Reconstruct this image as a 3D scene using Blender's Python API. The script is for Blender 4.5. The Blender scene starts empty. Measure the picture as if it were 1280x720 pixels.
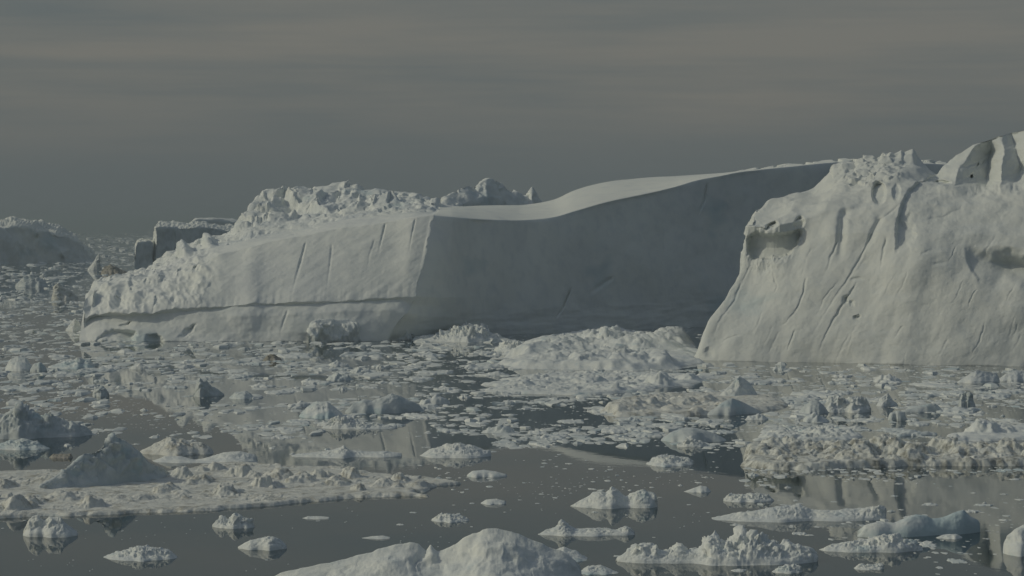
import bpy, math, random
import numpy as np
from mathutils import Vector

random.seed(11)
RNG = np.random.default_rng(7)
SC = bpy.context.scene
COL = SC.collection

# ------------------------------------------------------------------ camera model
H = 60.0            # eye height over the water, metres
F = 3630.0          # focal length in photo pixels (1280 wide)
HZ = 285.0          # row of the true horizon
TH = math.atan((360.0 - HZ) / F)
CT, ST = math.cos(TH), math.sin(TH)


def ray_pt(px, py, D):
    """World point on the sight line of photo pixel (px, py) at distance Y = D."""
    px = np.asarray(px, float); py = np.asarray(py, float); D = np.asarray(D, float)
    rx = (px - 640.0) / F
    ru = (360.0 - py) / F
    dy = CT + ru * ST
    dz = -ST + ru * CT
    t = D / dy
    return np.stack([rx * t, D + 0 * t, H + dz * t], -1)


def water_D(py):
    ru = (360.0 - np.asarray(py, float)) / F
    return -H / (-ST + ru * CT) * (CT + ru * ST)


def water_pt(px, py):
    return ray_pt(px, py, water_D(py))


def mpp(D):
    return D / F        # metres per photo pixel at distance D


# ------------------------------------------------------------------ noise (numpy)
def _hash(ix, iy, iz, seed):
    h = (ix.astype(np.int64) * 374761393 + iy.astype(np.int64) * 668265263 + iz.astype(np.int64) * 2147483647 + seed * 974634777) & 0xFFFFFFFF
    h = (h ^ (h >> 13)) * 1274126177 & 0xFFFFFFFF
    h = (h ^ (h >> 16)) * 2246822519 & 0xFFFFFFFF
    return h ^ (h >> 15)


def gnoise(p, seed=0):
    """Gradient noise, about -1..1. p: (..., 3)."""
    pi = np.floor(p).astype(np.int64)
    f = p - pi
    w = f * f * f * (f * (f * 6 - 15) + 10)
    out = 0
    for dx in (0, 1):
        wx = w[..., 0] if dx else 1 - w[..., 0]
        for dy in (0, 1):
            wy = w[..., 1] if dy else 1 - w[..., 1]
            for dz in (0, 1):
                wz = w[..., 2] if dz else 1 - w[..., 2]
                h = _hash(pi[..., 0] + dx, pi[..., 1] + dy, pi[..., 2] + dz, seed)
                gx = (h & 1023) / 511.5 - 1
                gy = ((h >> 10) & 1023) / 511.5 - 1
                gz = ((h >> 20) & 1023) / 511.5 - 1
                out = out + wx * wy * wz * (gx * (f[..., 0] - dx) + gy * (f[..., 1] - dy) + gz * (f[..., 2] - dz))
    return out * 1.3


def fbm(p, oct=4, seed=0, gain=0.5, lac=2.03):
    a, s, o = 1.0, 0, 0
    for k in range(oct):
        o = o + a * gnoise(p, seed + k * 17)
        p = p * lac + 3.7
        a *= gain
    return o


def ridged(p, oct=4, seed=0, gain=0.5, lac=2.1):
    a, o = 1.0, 0
    for k in range(oct):
        o = o + a * (1 - 2.2 * np.abs(gnoise(p, seed + k * 17)))
        p = p * lac + 5.1
        a *= gain
    return o


def facets(x, y, seed=0):
    """Cellular blocks in plan: each cell a tilted plane. Returns (height about -1..1, distance to the border)."""
    ix = np.floor(x).astype(np.int64); iy = np.floor(y).astype(np.int64)
    best = np.full(x.shape, 9.0); sec = np.full(x.shape, 9.0); val = np.zeros(x.shape)
    z0 = np.zeros_like(ix)
    for dx in (-1, 0, 1):
        for dy in (-1, 0, 1):
            cx, cy = ix + dx, iy + dy
            h = _hash(cx, cy, z0, seed); g = _hash(cx, cy, z0 + 1, seed)
            qx = cx + 0.1 + 0.8 * ((h & 1023) / 1023.0); qy = cy + 0.1 + 0.8 * (((h >> 10) & 1023) / 1023.0)
            ex, ey = x - qx, y - qy
            d = np.sqrt(ex * ex + ey * ey)
            v = ((g & 1023) / 511.5 - 1) * 0.7 + (((g >> 10) & 1023) / 511.5 - 1) * 1.1 * ex + (((g >> 20) & 1023) / 511.5 - 1) * 1.1 * ey
            near = d < best
            sec = np.where(near, best, np.minimum(sec, d))
            val = np.where(near, v, val)
            best = np.minimum(best, d)
    return val, sec - best


def facets3(p, seed=0):
    """Cellular blocks in space, each a tilted plane (about -1..1), with the gap to the next cell."""
    pi = np.floor(p).astype(np.int64)
    sh = p.shape[:-1]
    best = np.full(sh, 9.0); sec = np.full(sh, 9.0); val = np.zeros(sh)
    for dx in (-1, 0, 1):
        for dy in (-1, 0, 1):
            for dz in (-1, 0, 1):
                cx, cy, cz = pi[..., 0] + dx, pi[..., 1] + dy, pi[..., 2] + dz
                h = _hash(cx, cy, cz, seed); g = _hash(cx, cy, cz, seed + 1)
                ex = p[..., 0] - cx - 0.1 - 0.8 * ((h & 1023) / 1023.0)
                ey = p[..., 1] - cy - 0.1 - 0.8 * (((h >> 10) & 1023) / 1023.0)
                ez = p[..., 2] - cz - 0.1 - 0.8 * (((h >> 20) & 1023) / 1023.0)
                d = np.sqrt(ex * ex + ey * ey + ez * ez)
                v = ((g & 255) / 127.5 - 1) * 0.65 + (((g >> 8) & 255) / 127.5 - 1) * 1.3 * ex + (((g >> 16) & 255) / 127.5 - 1) * 1.3 * ey + (((g >> 24) & 255) / 127.5 - 1) * 1.3 * ez
                near = d < best
                sec = np.where(near, best, np.minimum(sec, d))
                val = np.where(near, v, val)
                best = np.where(near, d, best)
    return val * sstep(0.0, 0.16, sec - best), sec - best


def chunk(X, Y, cx, cy, rx, ry, h, seed, blunt):
    """An angular block of ice lying on a floe: planes cut from a cone, the top broken off flat or tilted."""
    rg = np.random.default_rng(seed)
    x, y = (X - cx) / rx, (Y - cy) / ry
    r = np.zeros(X.shape)
    n = rg.integers(5, 8); a0 = rg.uniform(0, 6.28)
    for k in range(n):
        a = a0 + 6.283 * (k + rg.uniform(-0.25, 0.25)) / n
        r = np.maximum(r, (x * math.cos(a) + y * math.sin(a)) / rg.uniform(0.6, 1.05))
    tx, ty = rg.uniform(-0.55, 0.55), rg.uniform(-0.4, 0.4)
    top = np.clip(0.72 + tx * x + ty * y, 0.15, 1.1)
    return h * np.minimum(np.clip(1 - r, 0, 1) * blunt * 1.25, top)


def sstep(a, b, x):
    t = np.clip((x - a) / (b - a), 0, 1)
    return t * t * (3 - 2 * t)


def poly_dist(px, py, pts):
    """Distance to a polyline and how far along it the nearest point lies (0..1)."""
    best = np.full(np.shape(px), 1e9); along = np.zeros(np.shape(px))
    n = len(pts) - 1
    for i in range(n):
        (ax, ay), (bx, by) = pts[i], pts[i + 1]
        vx, vy = bx - ax, by - ay
        t = np.clip(((px - ax) * vx + (py - ay) * vy) / (vx * vx + vy * vy), 0, 1)
        d = np.hypot(px - ax - t * vx, py - ay - t * vy)
        m = d < best
        best = np.where(m, d, best); along = np.where(m, (i + t) / n, along)
    return best, along


def inside(px, py, poly):
    c = np.zeros(np.shape(px), bool)
    j = len(poly) - 1
    for i in range(len(poly)):
        (xi, yi), (xj, yj) = poly[i], poly[j]
        if yi != yj:
            c ^= ((yi > py) != (yj > py)) & (px < (xj - xi) * (py - yi) / (yj - yi) + xi)
        j = i
    return c


def sdist(px, py, poly):
    d, _ = poly_dist(px, py, list(poly) + [poly[0]])
    return np.where(inside(px, py, poly), d, -d)


# ------------------------------------------------------------------ objects
def tag(o, label=None, cat=None, group=None, kind=None):
    for k, v in (("label", label), ("category", cat), ("group", group), ("kind", kind)):
        if v:
            o[k] = v
    return o


def raw_mesh(name, V, Fq, mat, smooth=True, normals=None):
    """Fq: (n, k) polygon vertex indices, k = 3 or 4."""
    used, inv = np.unique(Fq, return_inverse=True)
    V = V[used]; Fq = inv.reshape(Fq.shape)
    me = bpy.data.meshes.new(name)
    n, k = Fq.shape
    me.vertices.add(len(V)); me.vertices.foreach_set("co", V.astype(np.float32).ravel())
    me.loops.add(n * k); me.loops.foreach_set("vertex_index", Fq.astype(np.int32).ravel())
    me.polygons.add(n); me.polygons.foreach_set("loop_start", np.arange(0, n * k, k, dtype=np.int32))
    me.update(calc_edges=True)
    me.polygons.foreach_set("use_smooth", np.full(n, smooth))
    me.materials.append(mat)
    if normals is not None:
        me.normals_split_custom_set_from_vertices(normals[used].astype(np.float32))
    return me


def link(name, me, loc=(0, 0, 0), parent=None):
    o = bpy.data.objects.new(name, me)
    COL.objects.link(o)
    o.location = loc
    if parent is not None:
        o.parent = parent
    return o


def grid_faces(n, m):
    i, j = np.meshgrid(np.arange(n - 1), np.arange(m - 1), indexing="ij")
    a = i * m + j
    return np.stack([a, a + m, a + m + 1, a + 1], -1)      # (n-1, m-1, 4)


def grid_normals(P):
    du = np.gradient(P, axis=0); dv = np.gradient(P, axis=1)
    N = np.cross(du, dv)
    return N / np.maximum(np.linalg.norm(N, axis=-1, keepdims=True), 1e-9)


# ------------------------------------------------------------------ materials
def nn(nt, typ, **kw):
    n = nt.nodes.new(typ)
    for k, v in kw.items():
        setattr(n, k, v)
    return n


def ramp(nt, fac, a, b, ca=(0, 0, 0, 1), cb=(1, 1, 1, 1)):
    r = nn(nt, "ShaderNodeValToRGB")
    r.color_ramp.elements[0].position = a; r.color_ramp.elements[0].color = ca
    r.color_ramp.elements[1].position = b; r.color_ramp.elements[1].color = cb
    nt.links.new(fac, r.inputs[0])
    return r.outputs[0]


def noise_tex(nt, vec, scale, detail=4, rough=0.55):
    n = nn(nt, "ShaderNodeTexNoise")
    n.inputs["Scale"].default_value = scale
    n.inputs["Detail"].default_value = detail
    n.inputs["Roughness"].default_value = rough
    nt.links.new(vec, n.inputs["Vector"])
    return n.outputs["Fac"]


def mixc(nt, fac, a, b):
    m = nn(nt, "ShaderNodeMix", data_type="RGBA")
    for sock, v in ((m.inputs[0], fac), (m.inputs[6], a), (m.inputs[7], b)):
        if isinstance(v, (int, float)):
            sock.default_value = v
        elif isinstance(v, tuple):
            sock.default_value = v if len(v) == 4 else v + (1,)
        else:
            nt.links.new(v, sock)
    return m.outputs[2]


def math_n(nt, op, a, b=None):
    m = nn(nt, "ShaderNodeMath", operation=op)
    for s, v in zip(m.inputs, (a, b)):
        if v is None:
            continue
        if isinstance(v, (int, float)):
            s.default_value = v
        else:
            nt.links.new(v, s)
    return m.outputs[0]


SNOW = (0.79, 0.812, 0.765)
FIRN = (0.66, 0.70, 0.70)


def ice_mat(name, unit=1.0, dirt=0.0, blue=0.1, bump=0.35, snow=SNOW, firn=FIRN, dirt_col=(0.31, 0.298, 0.245), vary=0.0, blue_col=(0.46, 0.57, 0.595)):
    """Snow and glacier ice. unit: size in metres of the coarser mottling; dirt, blue: shares of the surface they reach."""
    m = bpy.data.materials.new(name); m.use_nodes = True
    nt = m.node_tree
    b = nt.nodes["Principled BSDF"]
    tc = nn(nt, "ShaderNodeTexCoord")
    geo = nn(nt, "ShaderNodeNewGeometry")
    pos = geo.outputs["Position"]
    n1 = noise_tex(nt, pos, 0.5 / unit, 5, 0.6)
    n2 = noise_tex(nt, pos, 3.1 / unit, 4, 0.6)
    c = mixc(nt, ramp(nt, n1, 0.40, 0.66), snow, firn)
    c = mixc(nt, math_n(nt, "MULTIPLY", ramp(nt, n2, 0.48, 0.78), 0.6), c, (0.60, 0.64, 0.64))
    if blue > 0:
        mp = nn(nt, "ShaderNodeMapping"); nt.links.new(pos, mp.inputs[0])
        mp.inputs["Scale"].default_value = (1, 1, 2.2); mp.inputs["Rotation"].default_value = (0.3, 0.5, 0.2)
        n3 = noise_tex(nt, mp.outputs[0], 0.33 / unit, 3, 0.5)
        f = ramp(nt, n3, 0.66 - 0.45 * blue, 0.80 - 0.40 * blue)
        c = mixc(nt, math_n(nt, "MULTIPLY", f, 0.75), c, blue_col + (1,))
    if dirt > 0:
        n4 = noise_tex(nt, pos, 0.8 / unit, 6, 0.68)
        f = ramp(nt, n4, 0.66 - 0.32 * dirt, 0.82 - 0.28 * dirt)
        c = mixc(nt, math_n(nt, "MULTIPLY", f, 0.85), c, dirt_col)
    if vary > 0:
        oi = nn(nt, "ShaderNodeObjectInfo")
        c = mixc(nt, math_n(nt, "MULTIPLY", ramp(nt, oi.outputs["Random"], 0.45, 1.0), vary), c, (0.45, 0.53, 0.55))
    nt.links.new(c, b.inputs["Base Color"])
    b.inputs["Roughness"].default_value = 0.7
    b.inputs["Specular IOR Level"].default_value = 0.25
    bp = nn(nt, "ShaderNodeBump")
    bp.inputs["Strength"].default_value = bump
    bp.inputs["Distance"].default_value = 0.35 * unit
    nb = noise_tex(nt, pos, 1.6 / unit, 6, 0.65)
    nt.links.new(nb, bp.inputs["Height"])
    nt.links.new(bp.outputs[0], b.inputs["Normal"])
    return m


M_BERG = ice_mat("berg_ice", unit=22, blue=0.06, bump=0.10, firn=(0.72, 0.745, 0.73))
M_DOME = ice_mat("dimmed_berg_ice", unit=22, blue=0.06, bump=0.10, snow=(0.69, 0.71, 0.67), firn=(0.62, 0.65, 0.63))  # berg ice darkened in colour to tone down sunlight on the domed berg
M_CAP = ice_mat("wind_packed_snow", unit=30, blue=0.0, bump=0.05, snow=(0.79, 0.81, 0.75), firn=(0.76, 0.78, 0.73))
M_CREST = ice_mat("rubble_ice", unit=10, blue=0.10, bump=0.3, dirt=0.06)
M_FAR = ice_mat("far_berg_ice", unit=40, blue=0.10, bump=0.2)
M_WHITE = ice_mat("white_floe_ice", unit=2.5, blue=0.12, bump=0.35)
M_BLUE = ice_mat("blue_floe_ice", unit=4, blue=0.55, bump=0.25, blue_col=(0.43, 0.555, 0.585))
M_GREY = ice_mat("clear_grey_ice", unit=3, blue=0.2, bump=0.25, snow=(0.62, 0.66, 0.65), firn=(0.48, 0.53, 0.53))
M_DIRT = ice_mat("dirty_floe_ice", unit=3.0, dirt=0.50, blue=0.05, bump=0.45, snow=(0.745, 0.75, 0.69), firn=(0.64, 0.65, 0.60))
M_DARK = ice_mat("mud_stained_ice", unit=2.6, dirt=0.58, blue=0.0, bump=0.4, snow=(0.74, 0.755, 0.70), firn=(0.58, 0.59, 0.54), dirt_col=(0.185, 0.187, 0.16))
M_BROWN = ice_mat("brown_ice", unit=3.0, dirt=1.0, blue=0.0, bump=0.5, snow=(0.47, 0.44, 0.39), firn=(0.40, 0.375, 0.34))
M_PACK = ice_mat("pack_ice", unit=2.2, dirt=0.12, blue=0.12, bump=0.3, vary=0.4)
M_BRASH = ice_mat("brash_ice", unit=5.0, dirt=0.14, blue=0.2, bump=0.1, firn=(0.50, 0.545, 0.545))

# footprints of what already floats there: (X, Y, half width, half depth) and plan polygons
FOOT_E, FOOT_P = [], []


# ------------------------------------------------------------------ lofted icebergs
def catmull(C, n_per, breaks):
    """C: (S, R, 3) control sections -> resampled along S. breaks: station indices that stay sharp."""
    S = len(C)
    out, par = [], []
    for i in range(S - 1):
        p1, p2 = C[i], C[i + 1]
        p0 = C[i - 1] if i > 0 and i not in breaks else 2 * p1 - p2
        p3 = C[i + 2] if i + 2 < S and (i + 1) not in breaks else 2 * p2 - p1
        k = max(1, n_per[i])
        # limit the tangents so that sections of uneven spacing do not overshoot
        m1 = (p2 - p0) * 0.5; m2 = (p3 - p1) * 0.5
        lim = np.abs(p2 - p1) * 1.6 + 1e-6
        m1 = np.clip(m1, -lim, lim); m2 = np.clip(m2, -lim, lim)
        for q in range(k):
            t = q / k
            t2, t3 = t * t, t * t * t
            out.append((2 * t3 - 3 * t2 + 1) * p1 + (t3 - 2 * t2 + t) * m1 + (-2 * t3 + 3 * t2) * p2 + (t3 - t2) * m2)
            par.append(i + t)
    out.append(C[-1]); par.append(S - 1)
    return np.array(out), np.array(par)


def loft(stations, row_n, breaks=(), step=1.1, back=(45, 100), foot_z=-4.0, back_n=8):
    """Stations: lists of (px, py, D) from the waterline up and over to the highest line; the lee side is added.
    Returns P (n, m, 3), PX, PY (n, m), row and station parameters."""
    C = np.array(stations, float)
    S, R, _ = C.shape
    n_per = [max(2, int(math.ceil(np.max(np.hypot(*(C[i + 1, :, :2] - C[i, :, :2]).T)) / step))) for i in range(S - 1)]
    G, par = catmull(C, n_per, set(breaks))
    # rows
    cols, rp = [], []
    for r in range(R - 1):
        for q in range(row_n[r]):
            t = q / row_n[r]
            cols.append(G[:, r] * (1 - t) + G[:, r + 1] * t); rp.append(r + t)
    cols.append(G[:, R - 1]); rp.append(R - 1.0)
    K = np.stack(cols, 1)
    PX, PY = K[..., 0], K[..., 1]
    P = ray_pt(PX, PY, K[..., 2])
    # skirt below the water, and the lee side
    first = P[:, :1].copy(); first[..., 2] = foot_z
    top = P[:, -1:]
    view = top.copy(); view[..., 2] = 0; view /= np.linalg.norm(view, axis=-1, keepdims=True)
    lee, lp = [], []
    for q in range(1, back_n + 1):
        t = q / back_n
        b = top + view * (back[0] * t + (back[1] - back[0]) * t * t)
        b[..., 2] = top[..., 2] * (1 - t ** 1.6) + foot_z * t ** 1.6
        lee.append(b); lp.append(R - 1 + t)
    P = np.concatenate([first, P] + lee, 1)
    ex = lambda A: np.concatenate([A[:, :1], A] + [A[:, -1:]] * back_n, 1)
    PX, PY = ex(PX), ex(PY)
    rp = np.array([0.0] + rp + lp)
    return P, PX, PY, np.broadcast_to(rp, PX.shape), np.broadcast_to(par[:, None], PX.shape)


def settle(P, N, disp, push):
    """Move along the normals by disp and away from the viewer by push."""
    v = P.copy(); v[..., 2] = 0; v /= np.linalg.norm(v, axis=-1, keepdims=True)
    return P + N * disp[..., None] + v * push[..., None]


def outward(P):
    N = grid_normals(P)
    # the front must face the camera side: flip if the mean of the front half points away
    if np.mean((N * P)[:, : P.shape[1] // 2, :2].sum(-1)) > 0:
        N = -N
    return N


def close_ends(name, P, flip):
    """Grid faces plus a fan at either end so that the body is closed."""
    n, m, _ = P.shape
    Fq = grid_faces(n, m)
    return Fq if not flip else Fq[..., ::-1]


def berg_object(P, regions, mats, label, cat="iceberg", name="iceberg", group=None):
    """regions: int array (n-1, m-1) of part ids per face; mats: {id: (part name or None for the body, material, label)}."""
    n, m, _ = P.shape
    base = np.array([P[..., 0].mean(), P[..., 1].mean(), 0.0])
    N0 = grid_normals(P)
    flip = np.mean((N0 * P)[:, : m // 2, :2].sum(-1)) > 0
    Fq = grid_faces(n, m)
    if flip:
        Fq = Fq[..., ::-1]
        N0 = -N0
    V = (P - base).reshape(-1, 3)
    # end caps: one quad strip across each end
    caps = []
    for e in (0, n - 1):
        idx = e * m + np.arange(m)
        for a in range(m // 2 - 1):
            q = [idx[a], idx[a + 1], idx[m - 2 - a], idx[m - 1 - a]]
            caps.append(q if (e == 0) != flip else q[::-1])
    caps = np.array(caps)
    body = None
    order = sorted(mats, key=lambda k: mats[k][0] is not None)
    for k in order:
        pname, mat, plabel = mats[k]
        f = Fq[regions == k].reshape(-1, 4)
        if pname is None:
            f = np.concatenate([f, caps])
        me = raw_mesh(pname or name, V, f, mat, True, N0.reshape(-1, 3))
        if pname is None:
            body = link(name, me, tuple(base))
            tag(body, label, cat, group)
        else:
            o = link(pname, me, (0, 0, 0), body)
            if plabel:
                o["label"] = plabel
    FOOT_P.append([(float(x), float(y)) for x, y in np.concatenate([P[:, 1, :2], P[::-1, -1, :2]])[::6]])
    return body


def face_avg(A):
    return 0.25 * (A[1:, 1:] + A[:-1, 1:] + A[1:, :-1] + A[:-1, :-1])


def groove(PX, PY, pts, width, depth, taper=True):
    d, t = poly_dist(PX, PY, pts)
    k = np.exp(-(d / width) ** 2)
    if taper:
        k = k * sstep(0, 0.2, t) * sstep(1.0, 0.35, t)
    return depth * k


def hollow(PX, PY, cx, cy, rx, ry, depth, soft=0.35, rot=0.0):
    c, s = math.cos(rot), math.sin(rot)
    x, y = PX - cx, PY - cy
    u, v = (x * c + y * s) / rx, (-x * s + y * c) / ry
    return depth * sstep(1.0, 1.0 - soft, np.hypot(u, v))


# ---- the long tabular iceberg
def tabular_iceberg():
    A = [
        [(100, 427, 1594), (101, 420, 1595), (103, 410, 1597), (104, 404, 1599), (105, 398, 1601), (107, 385, 1606), (109, 374, 1612), (110, 370, 1629), (110, 368, 1644), (110, 367, 1659)],
        [(120, 429, 1574), (120, 415, 1580), (120, 402, 1586), (120, 396, 1591), (120, 393, 1588), (122, 376, 1600), (124, 360, 1614), (126, 356, 1644), (127, 353, 1664), (128, 351, 1684)],
        [(170, 430, 1566), (170, 413, 1572), (170, 402, 1580), (170, 394, 1588), (170, 391, 1578), (173, 370, 1594), (178, 350, 1614), (182, 345, 1652), (184, 341, 1682), (185, 339, 1702)],
        [(213, 431, 1562), (213, 415, 1568), (213, 399, 1577), (213, 391, 1586), (213, 388, 1575), (213, 365, 1592), (213, 343, 1614), (214, 332, 1652), (215, 321, 1692), (216, 312, 1712)],
        [(258, 431, 1562), (258, 416, 1567), (258, 398, 1577), (258, 387, 1586), (258, 384, 1574), (262, 351, 1593), (265, 322, 1613), (262, 313, 1652), (258, 304, 1692), (255, 299, 1722)],
        [(290, 431, 1561), (290, 416, 1566), (290, 396, 1576), (290, 384, 1586), (290, 381.5, 1574), (293, 345, 1594), (297, 312, 1616), (297, 304, 1645), (292, 295, 1692), (287, 290, 1732)],
        [(311, 430, 1563), (311, 415, 1568), (311, 395, 1578), (311, 382.5, 1588), (311, 380, 1575), (313, 342, 1595), (316, 307, 1617), (316, 299, 1652), (312, 281, 1702), (307, 264, 1734)],
        [(335, 430, 1563), (335, 414, 1568), (335, 394, 1579), (335, 381.5, 1589), (335, 379, 1577), (336, 340, 1597), (338, 302, 1619), (338, 294, 1662), (336, 272, 1716), (331, 240, 1762)],
        [(368, 429, 1567), (368, 413, 1572), (369, 393, 1582), (370, 380, 1592), (370, 377.5, 1580), (371, 337, 1600), (372, 296, 1622), (372, 289, 1664), (372, 268, 1722), (369, 235, 1777)],
        [(402, 428, 1574), (404, 412, 1579), (407, 391, 1588), (409, 379, 1597), (410, 376.5, 1588), (411, 332, 1608), (412, 288, 1630), (412, 279, 1667), (412, 262, 1726), (412, 234, 1782)],
        [(430, 426.5, 1585), (434, 411, 1590), (441, 389, 1597), (446, 377, 1605), (448, 374.5, 1600), (449, 328, 1619), (450, 281.5, 1640), (450, 273, 1672), (450, 259, 1732), (450, 237, 1787)],
        [(456, 424, 1604), (463, 409, 1608), (474, 387, 1612), (481, 375, 1617), (485, 372.5, 1617), (489, 325, 1635), (492, 276.5, 1654), (492, 269, 1682), (492, 257, 1742), (492, 240, 1792)],
        [(472, 422, 1617), (480, 408, 1620), (493, 387, 1622), (501, 374, 1625), (506, 371.5, 1628.5), (513, 322, 1644), (518, 272.5, 1661), (519, 266, 1690), (519, 258, 1747), (520, 243, 1797)],
        [(486, 420.5, 1632), (494, 409, 1630), (508, 392, 1628), (515, 381, 1627), (519, 370.5, 1642), (530, 323, 1657), (541, 269, 1673), (545, 265.5, 1716), (548, 261, 1756), (550, 254, 1798)],
    ]
    n_corner = len(A) - 1
    for sct in A:           # the tables hold offsets in depth; the waterline fixes where the section stands
        yw = float(np.interp(sct[0][0], [98, 140, 400, 430, 486], [425.5, 426.8, 427, 427, 426.3]))
        sh = float(water_D(yw)) - sct[0][2]
        sct[0] = (sct[0][0], yw, sct[0][2])
        sct[:] = [(x, y, d + sh) for x, y, d in sct]
        lipd = sct[4][2]
        under = 0.2 if sct[0][0] < 110 else 2.4 if sct[0][0] < 200 else 0.75
        sct[3] = (sct[3][0], sct[3][1], lipd + under)
        nbd = lipd + float(np.interp(sct[0][0], [100, 180, 230, 290], [0.1, 0.9, -1.5, -4.8]))
        sct[2] = (sct[2][0], sct[2][1], nbd)
        sct[1] = (sct[1][0], sct[1][1], 0.55 * sct[0][2] + 0.45 * nbd)
    B = [(565, 524, 423.8, 271.5, 257.5), (600, 586, 420.8, 274, 257), (650, 647, 417.6, 275.5, 256.5), (690, 690, 416, 272, 249.5), (720, 720, 414.8, 263.5, 237),
         (760, 760, 413, 252, 227), (800, 800, 411.5, 243.5, 222.5), (840, 840, 410, 234.5, 219.5), (870, 870, 409, 226, 217.8), (900, 900, 408, 220, 216),
         (930, 930, 407, 214.3, 213.6), (985, 985, 405.5, 209, 208.4), (1040, 1040, 404, 203.6, 203), (1090, 1090, 403, 202, 201.4), (1140, 1140, 402, 204, 203.4),
         (1182, 1182, 401, 206, 205), (1230, 1230, 400, 216, 214), (1275, 1275, 399, 238, 236)]
    for (pt, pb, yw, yt, yc) in B:
        D = float(water_D(yw))
        k = lambda t: pb + (pt - pb) * t
        yl = lambda t: yw + (yt - yw) * t
        dp = 115 if pt < 800 else 115 - (pt - 800) * 0.08
        g = lambda t: yt + (yc - yt) * t
        A.append([(k(0), yw, D), (k(0.35), yl(0.08), D + 1.6), (k(0.6), yl(0.19), D + 3.8), (k(0.7), yl(0.27), D + 5.4), (k(0.8), yl(0.34), D + 6.8), (k(0.9), yl(0.66), D + 13.2), (pt, yt, D + 20),
                  (pt, g(0.45), D + 20 + dp * 0.36), (pt, g(0.8), D + 20 + dp * 0.72), (pt, yc, D + 20 + dp)])
    row_n = [14, 16, 8, 6, 34, 42, 16, 20, 30]
    P, PX, PY, R, S = loft(A, row_n, breaks=(n_corner,), step=1.25, back=(40, 110))
    N = outward(P)
    lit = sstep(n_corner + 0.2, n_corner - 0.2, S)              # 1 on the sunlit end, 0 along the wall
    q = P * 1.0
    lee = sstep(9.0, 9.6, R)
    # rubble crest on the terrace
    crest = lit * sstep(7.3, 8.3, R) * sstep(4.2, 6.2, S) * sstep(10.2, 9.0, R)
    rubble = lit * sstep(7.0, 7.25, R) * (1 - 0.6 * crest)
    left = lit * sstep(4.6, 3.7, S) * sstep(3.7, 4.4, R) * sstep(10.3, 9.0, R)
    face = lit * sstep(3.9, 4.1, R) * sstep(7.05, 6.9, R) * (1 - left)
    foot = lit * sstep(3.6, 3.0, R)
    wall = (1 - lit) * sstep(6.05, 5.9, R)
    wq = q + np.stack([fbm(q / 14, 3, 6), fbm(q / 14, 3, 7), fbm(q / 14, 3, 9)], -1) * 3.0
    big = facets3(np.stack([wq[..., 0] / 17, wq[..., 1] / 30, wq[..., 2] / 38], -1), 3)[0]
    mid = facets3(np.stack([wq[..., 0] / 7, wq[..., 1] / 12, wq[..., 2] / 9], -1), 4)[0]
    rdg = ridged(np.stack([q[..., 0] / 26, q[..., 1] / 40, q[..., 2] / 50], -1), 3, 3) - 0.4
    disp = crest * (1 - 0.55 * sstep(8.55, 9.0, R)) * (big * 5.2 + mid * 1.6 + rdg * 2.6 + fbm(q / 5, 3, 5) * 0.3)
    disp += rubble * (mid * 0.9 + fbm(q / 7, 3, 8) * 0.8)
    st2 = np.stack([(q[..., 0] + 0.4 * q[..., 2]) / 13, q[..., 1] / 30, q[..., 2] / 26], -1)
    disp += left * ((ridged(st2, 3, 21) - 0.4) * 1.5 + fbm(q / 12, 3, 2) * 1.2 + mid * 0.35)
    # slanting score marks on the slab
    dg = np.stack([(q[..., 0] * 0.6 - q[..., 2] * 0.8) / 3.4, (q[..., 0] * 0.8 + q[..., 2] * 0.6) / 30, q[..., 1] / 40], -1)
    disp += face * (fbm(dg, 3, 31) * 0.16 + fbm(q / 26, 3, 12) * 0.8 + fbm(q / 4.5, 3, 14) * 0.16)
    disp += foot * (fbm(q / 16, 4, 41) * 1.1)
    disp += wall * (fbm(np.stack([q[..., 0] / 60, q[..., 1] / 60, q[..., 2] / 60], -1), 4, 51) * 2.2 + fbm(np.stack([q[..., 0] / 30, q[..., 1] / 30, q[..., 2] / 5], -1), 3, 55) * 0.5 * sstep(3.4, 1.5, R))
    plate = (1 - lit) * sstep(6.0, 6.3, R)
    disp += plate * fbm(q / 70, 3, 61) * 0.9
    # ragged skyline of the wall's far end
    disp += (1 - lit) * sstep(6.6, 8.6, R) * sstep(n_corner + 10.2, n_corner + 12, S) * (facets(q[..., 0] / 7, q[..., 1] / 30, 9)[0] * 1.6 + 0.6)
    push = groove(PX, PY, [(383, 300), (378, 318), (372, 338), (362, 378)], 1.0, 1.5)
    push += groove(PX, PY, [(379, 318), (370, 352)], 0.8, 0.7)
    push += groove(PX, PY, [(415, 303), (413, 325), (407, 372)], 1.0, 0.9)
    push += groove(PX, PY, [(482, 277), (478, 295), (472, 322)], 0.9, 1.3)
    push += groove(PX, PY, [(520, 272), (516, 290), (510, 322)], 0.9, 0.9)
    push += groove(PX, PY, [(470, 296), (462, 318), (458, 345)], 0.9, 0.5)
    push += groove(PX, PY, [(360, 386), (355, 400), (350, 420)], 1.2, 1.0)
    push += groove(PX, PY, [(716, 358), (706, 382), (694, 402)], 1.0, 3.0)
    push += groove(PX, PY, [(884, 228), (880, 250), (872, 272)], 1.2, 3.0)
    push += groove(PX, PY, [(770, 345), (750, 358), (730, 372)], 2.5, 1.5)
    pit = fbm(np.stack([PX / 7, PY / 7, PX * 0], -1), 3, 76) * 4
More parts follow.
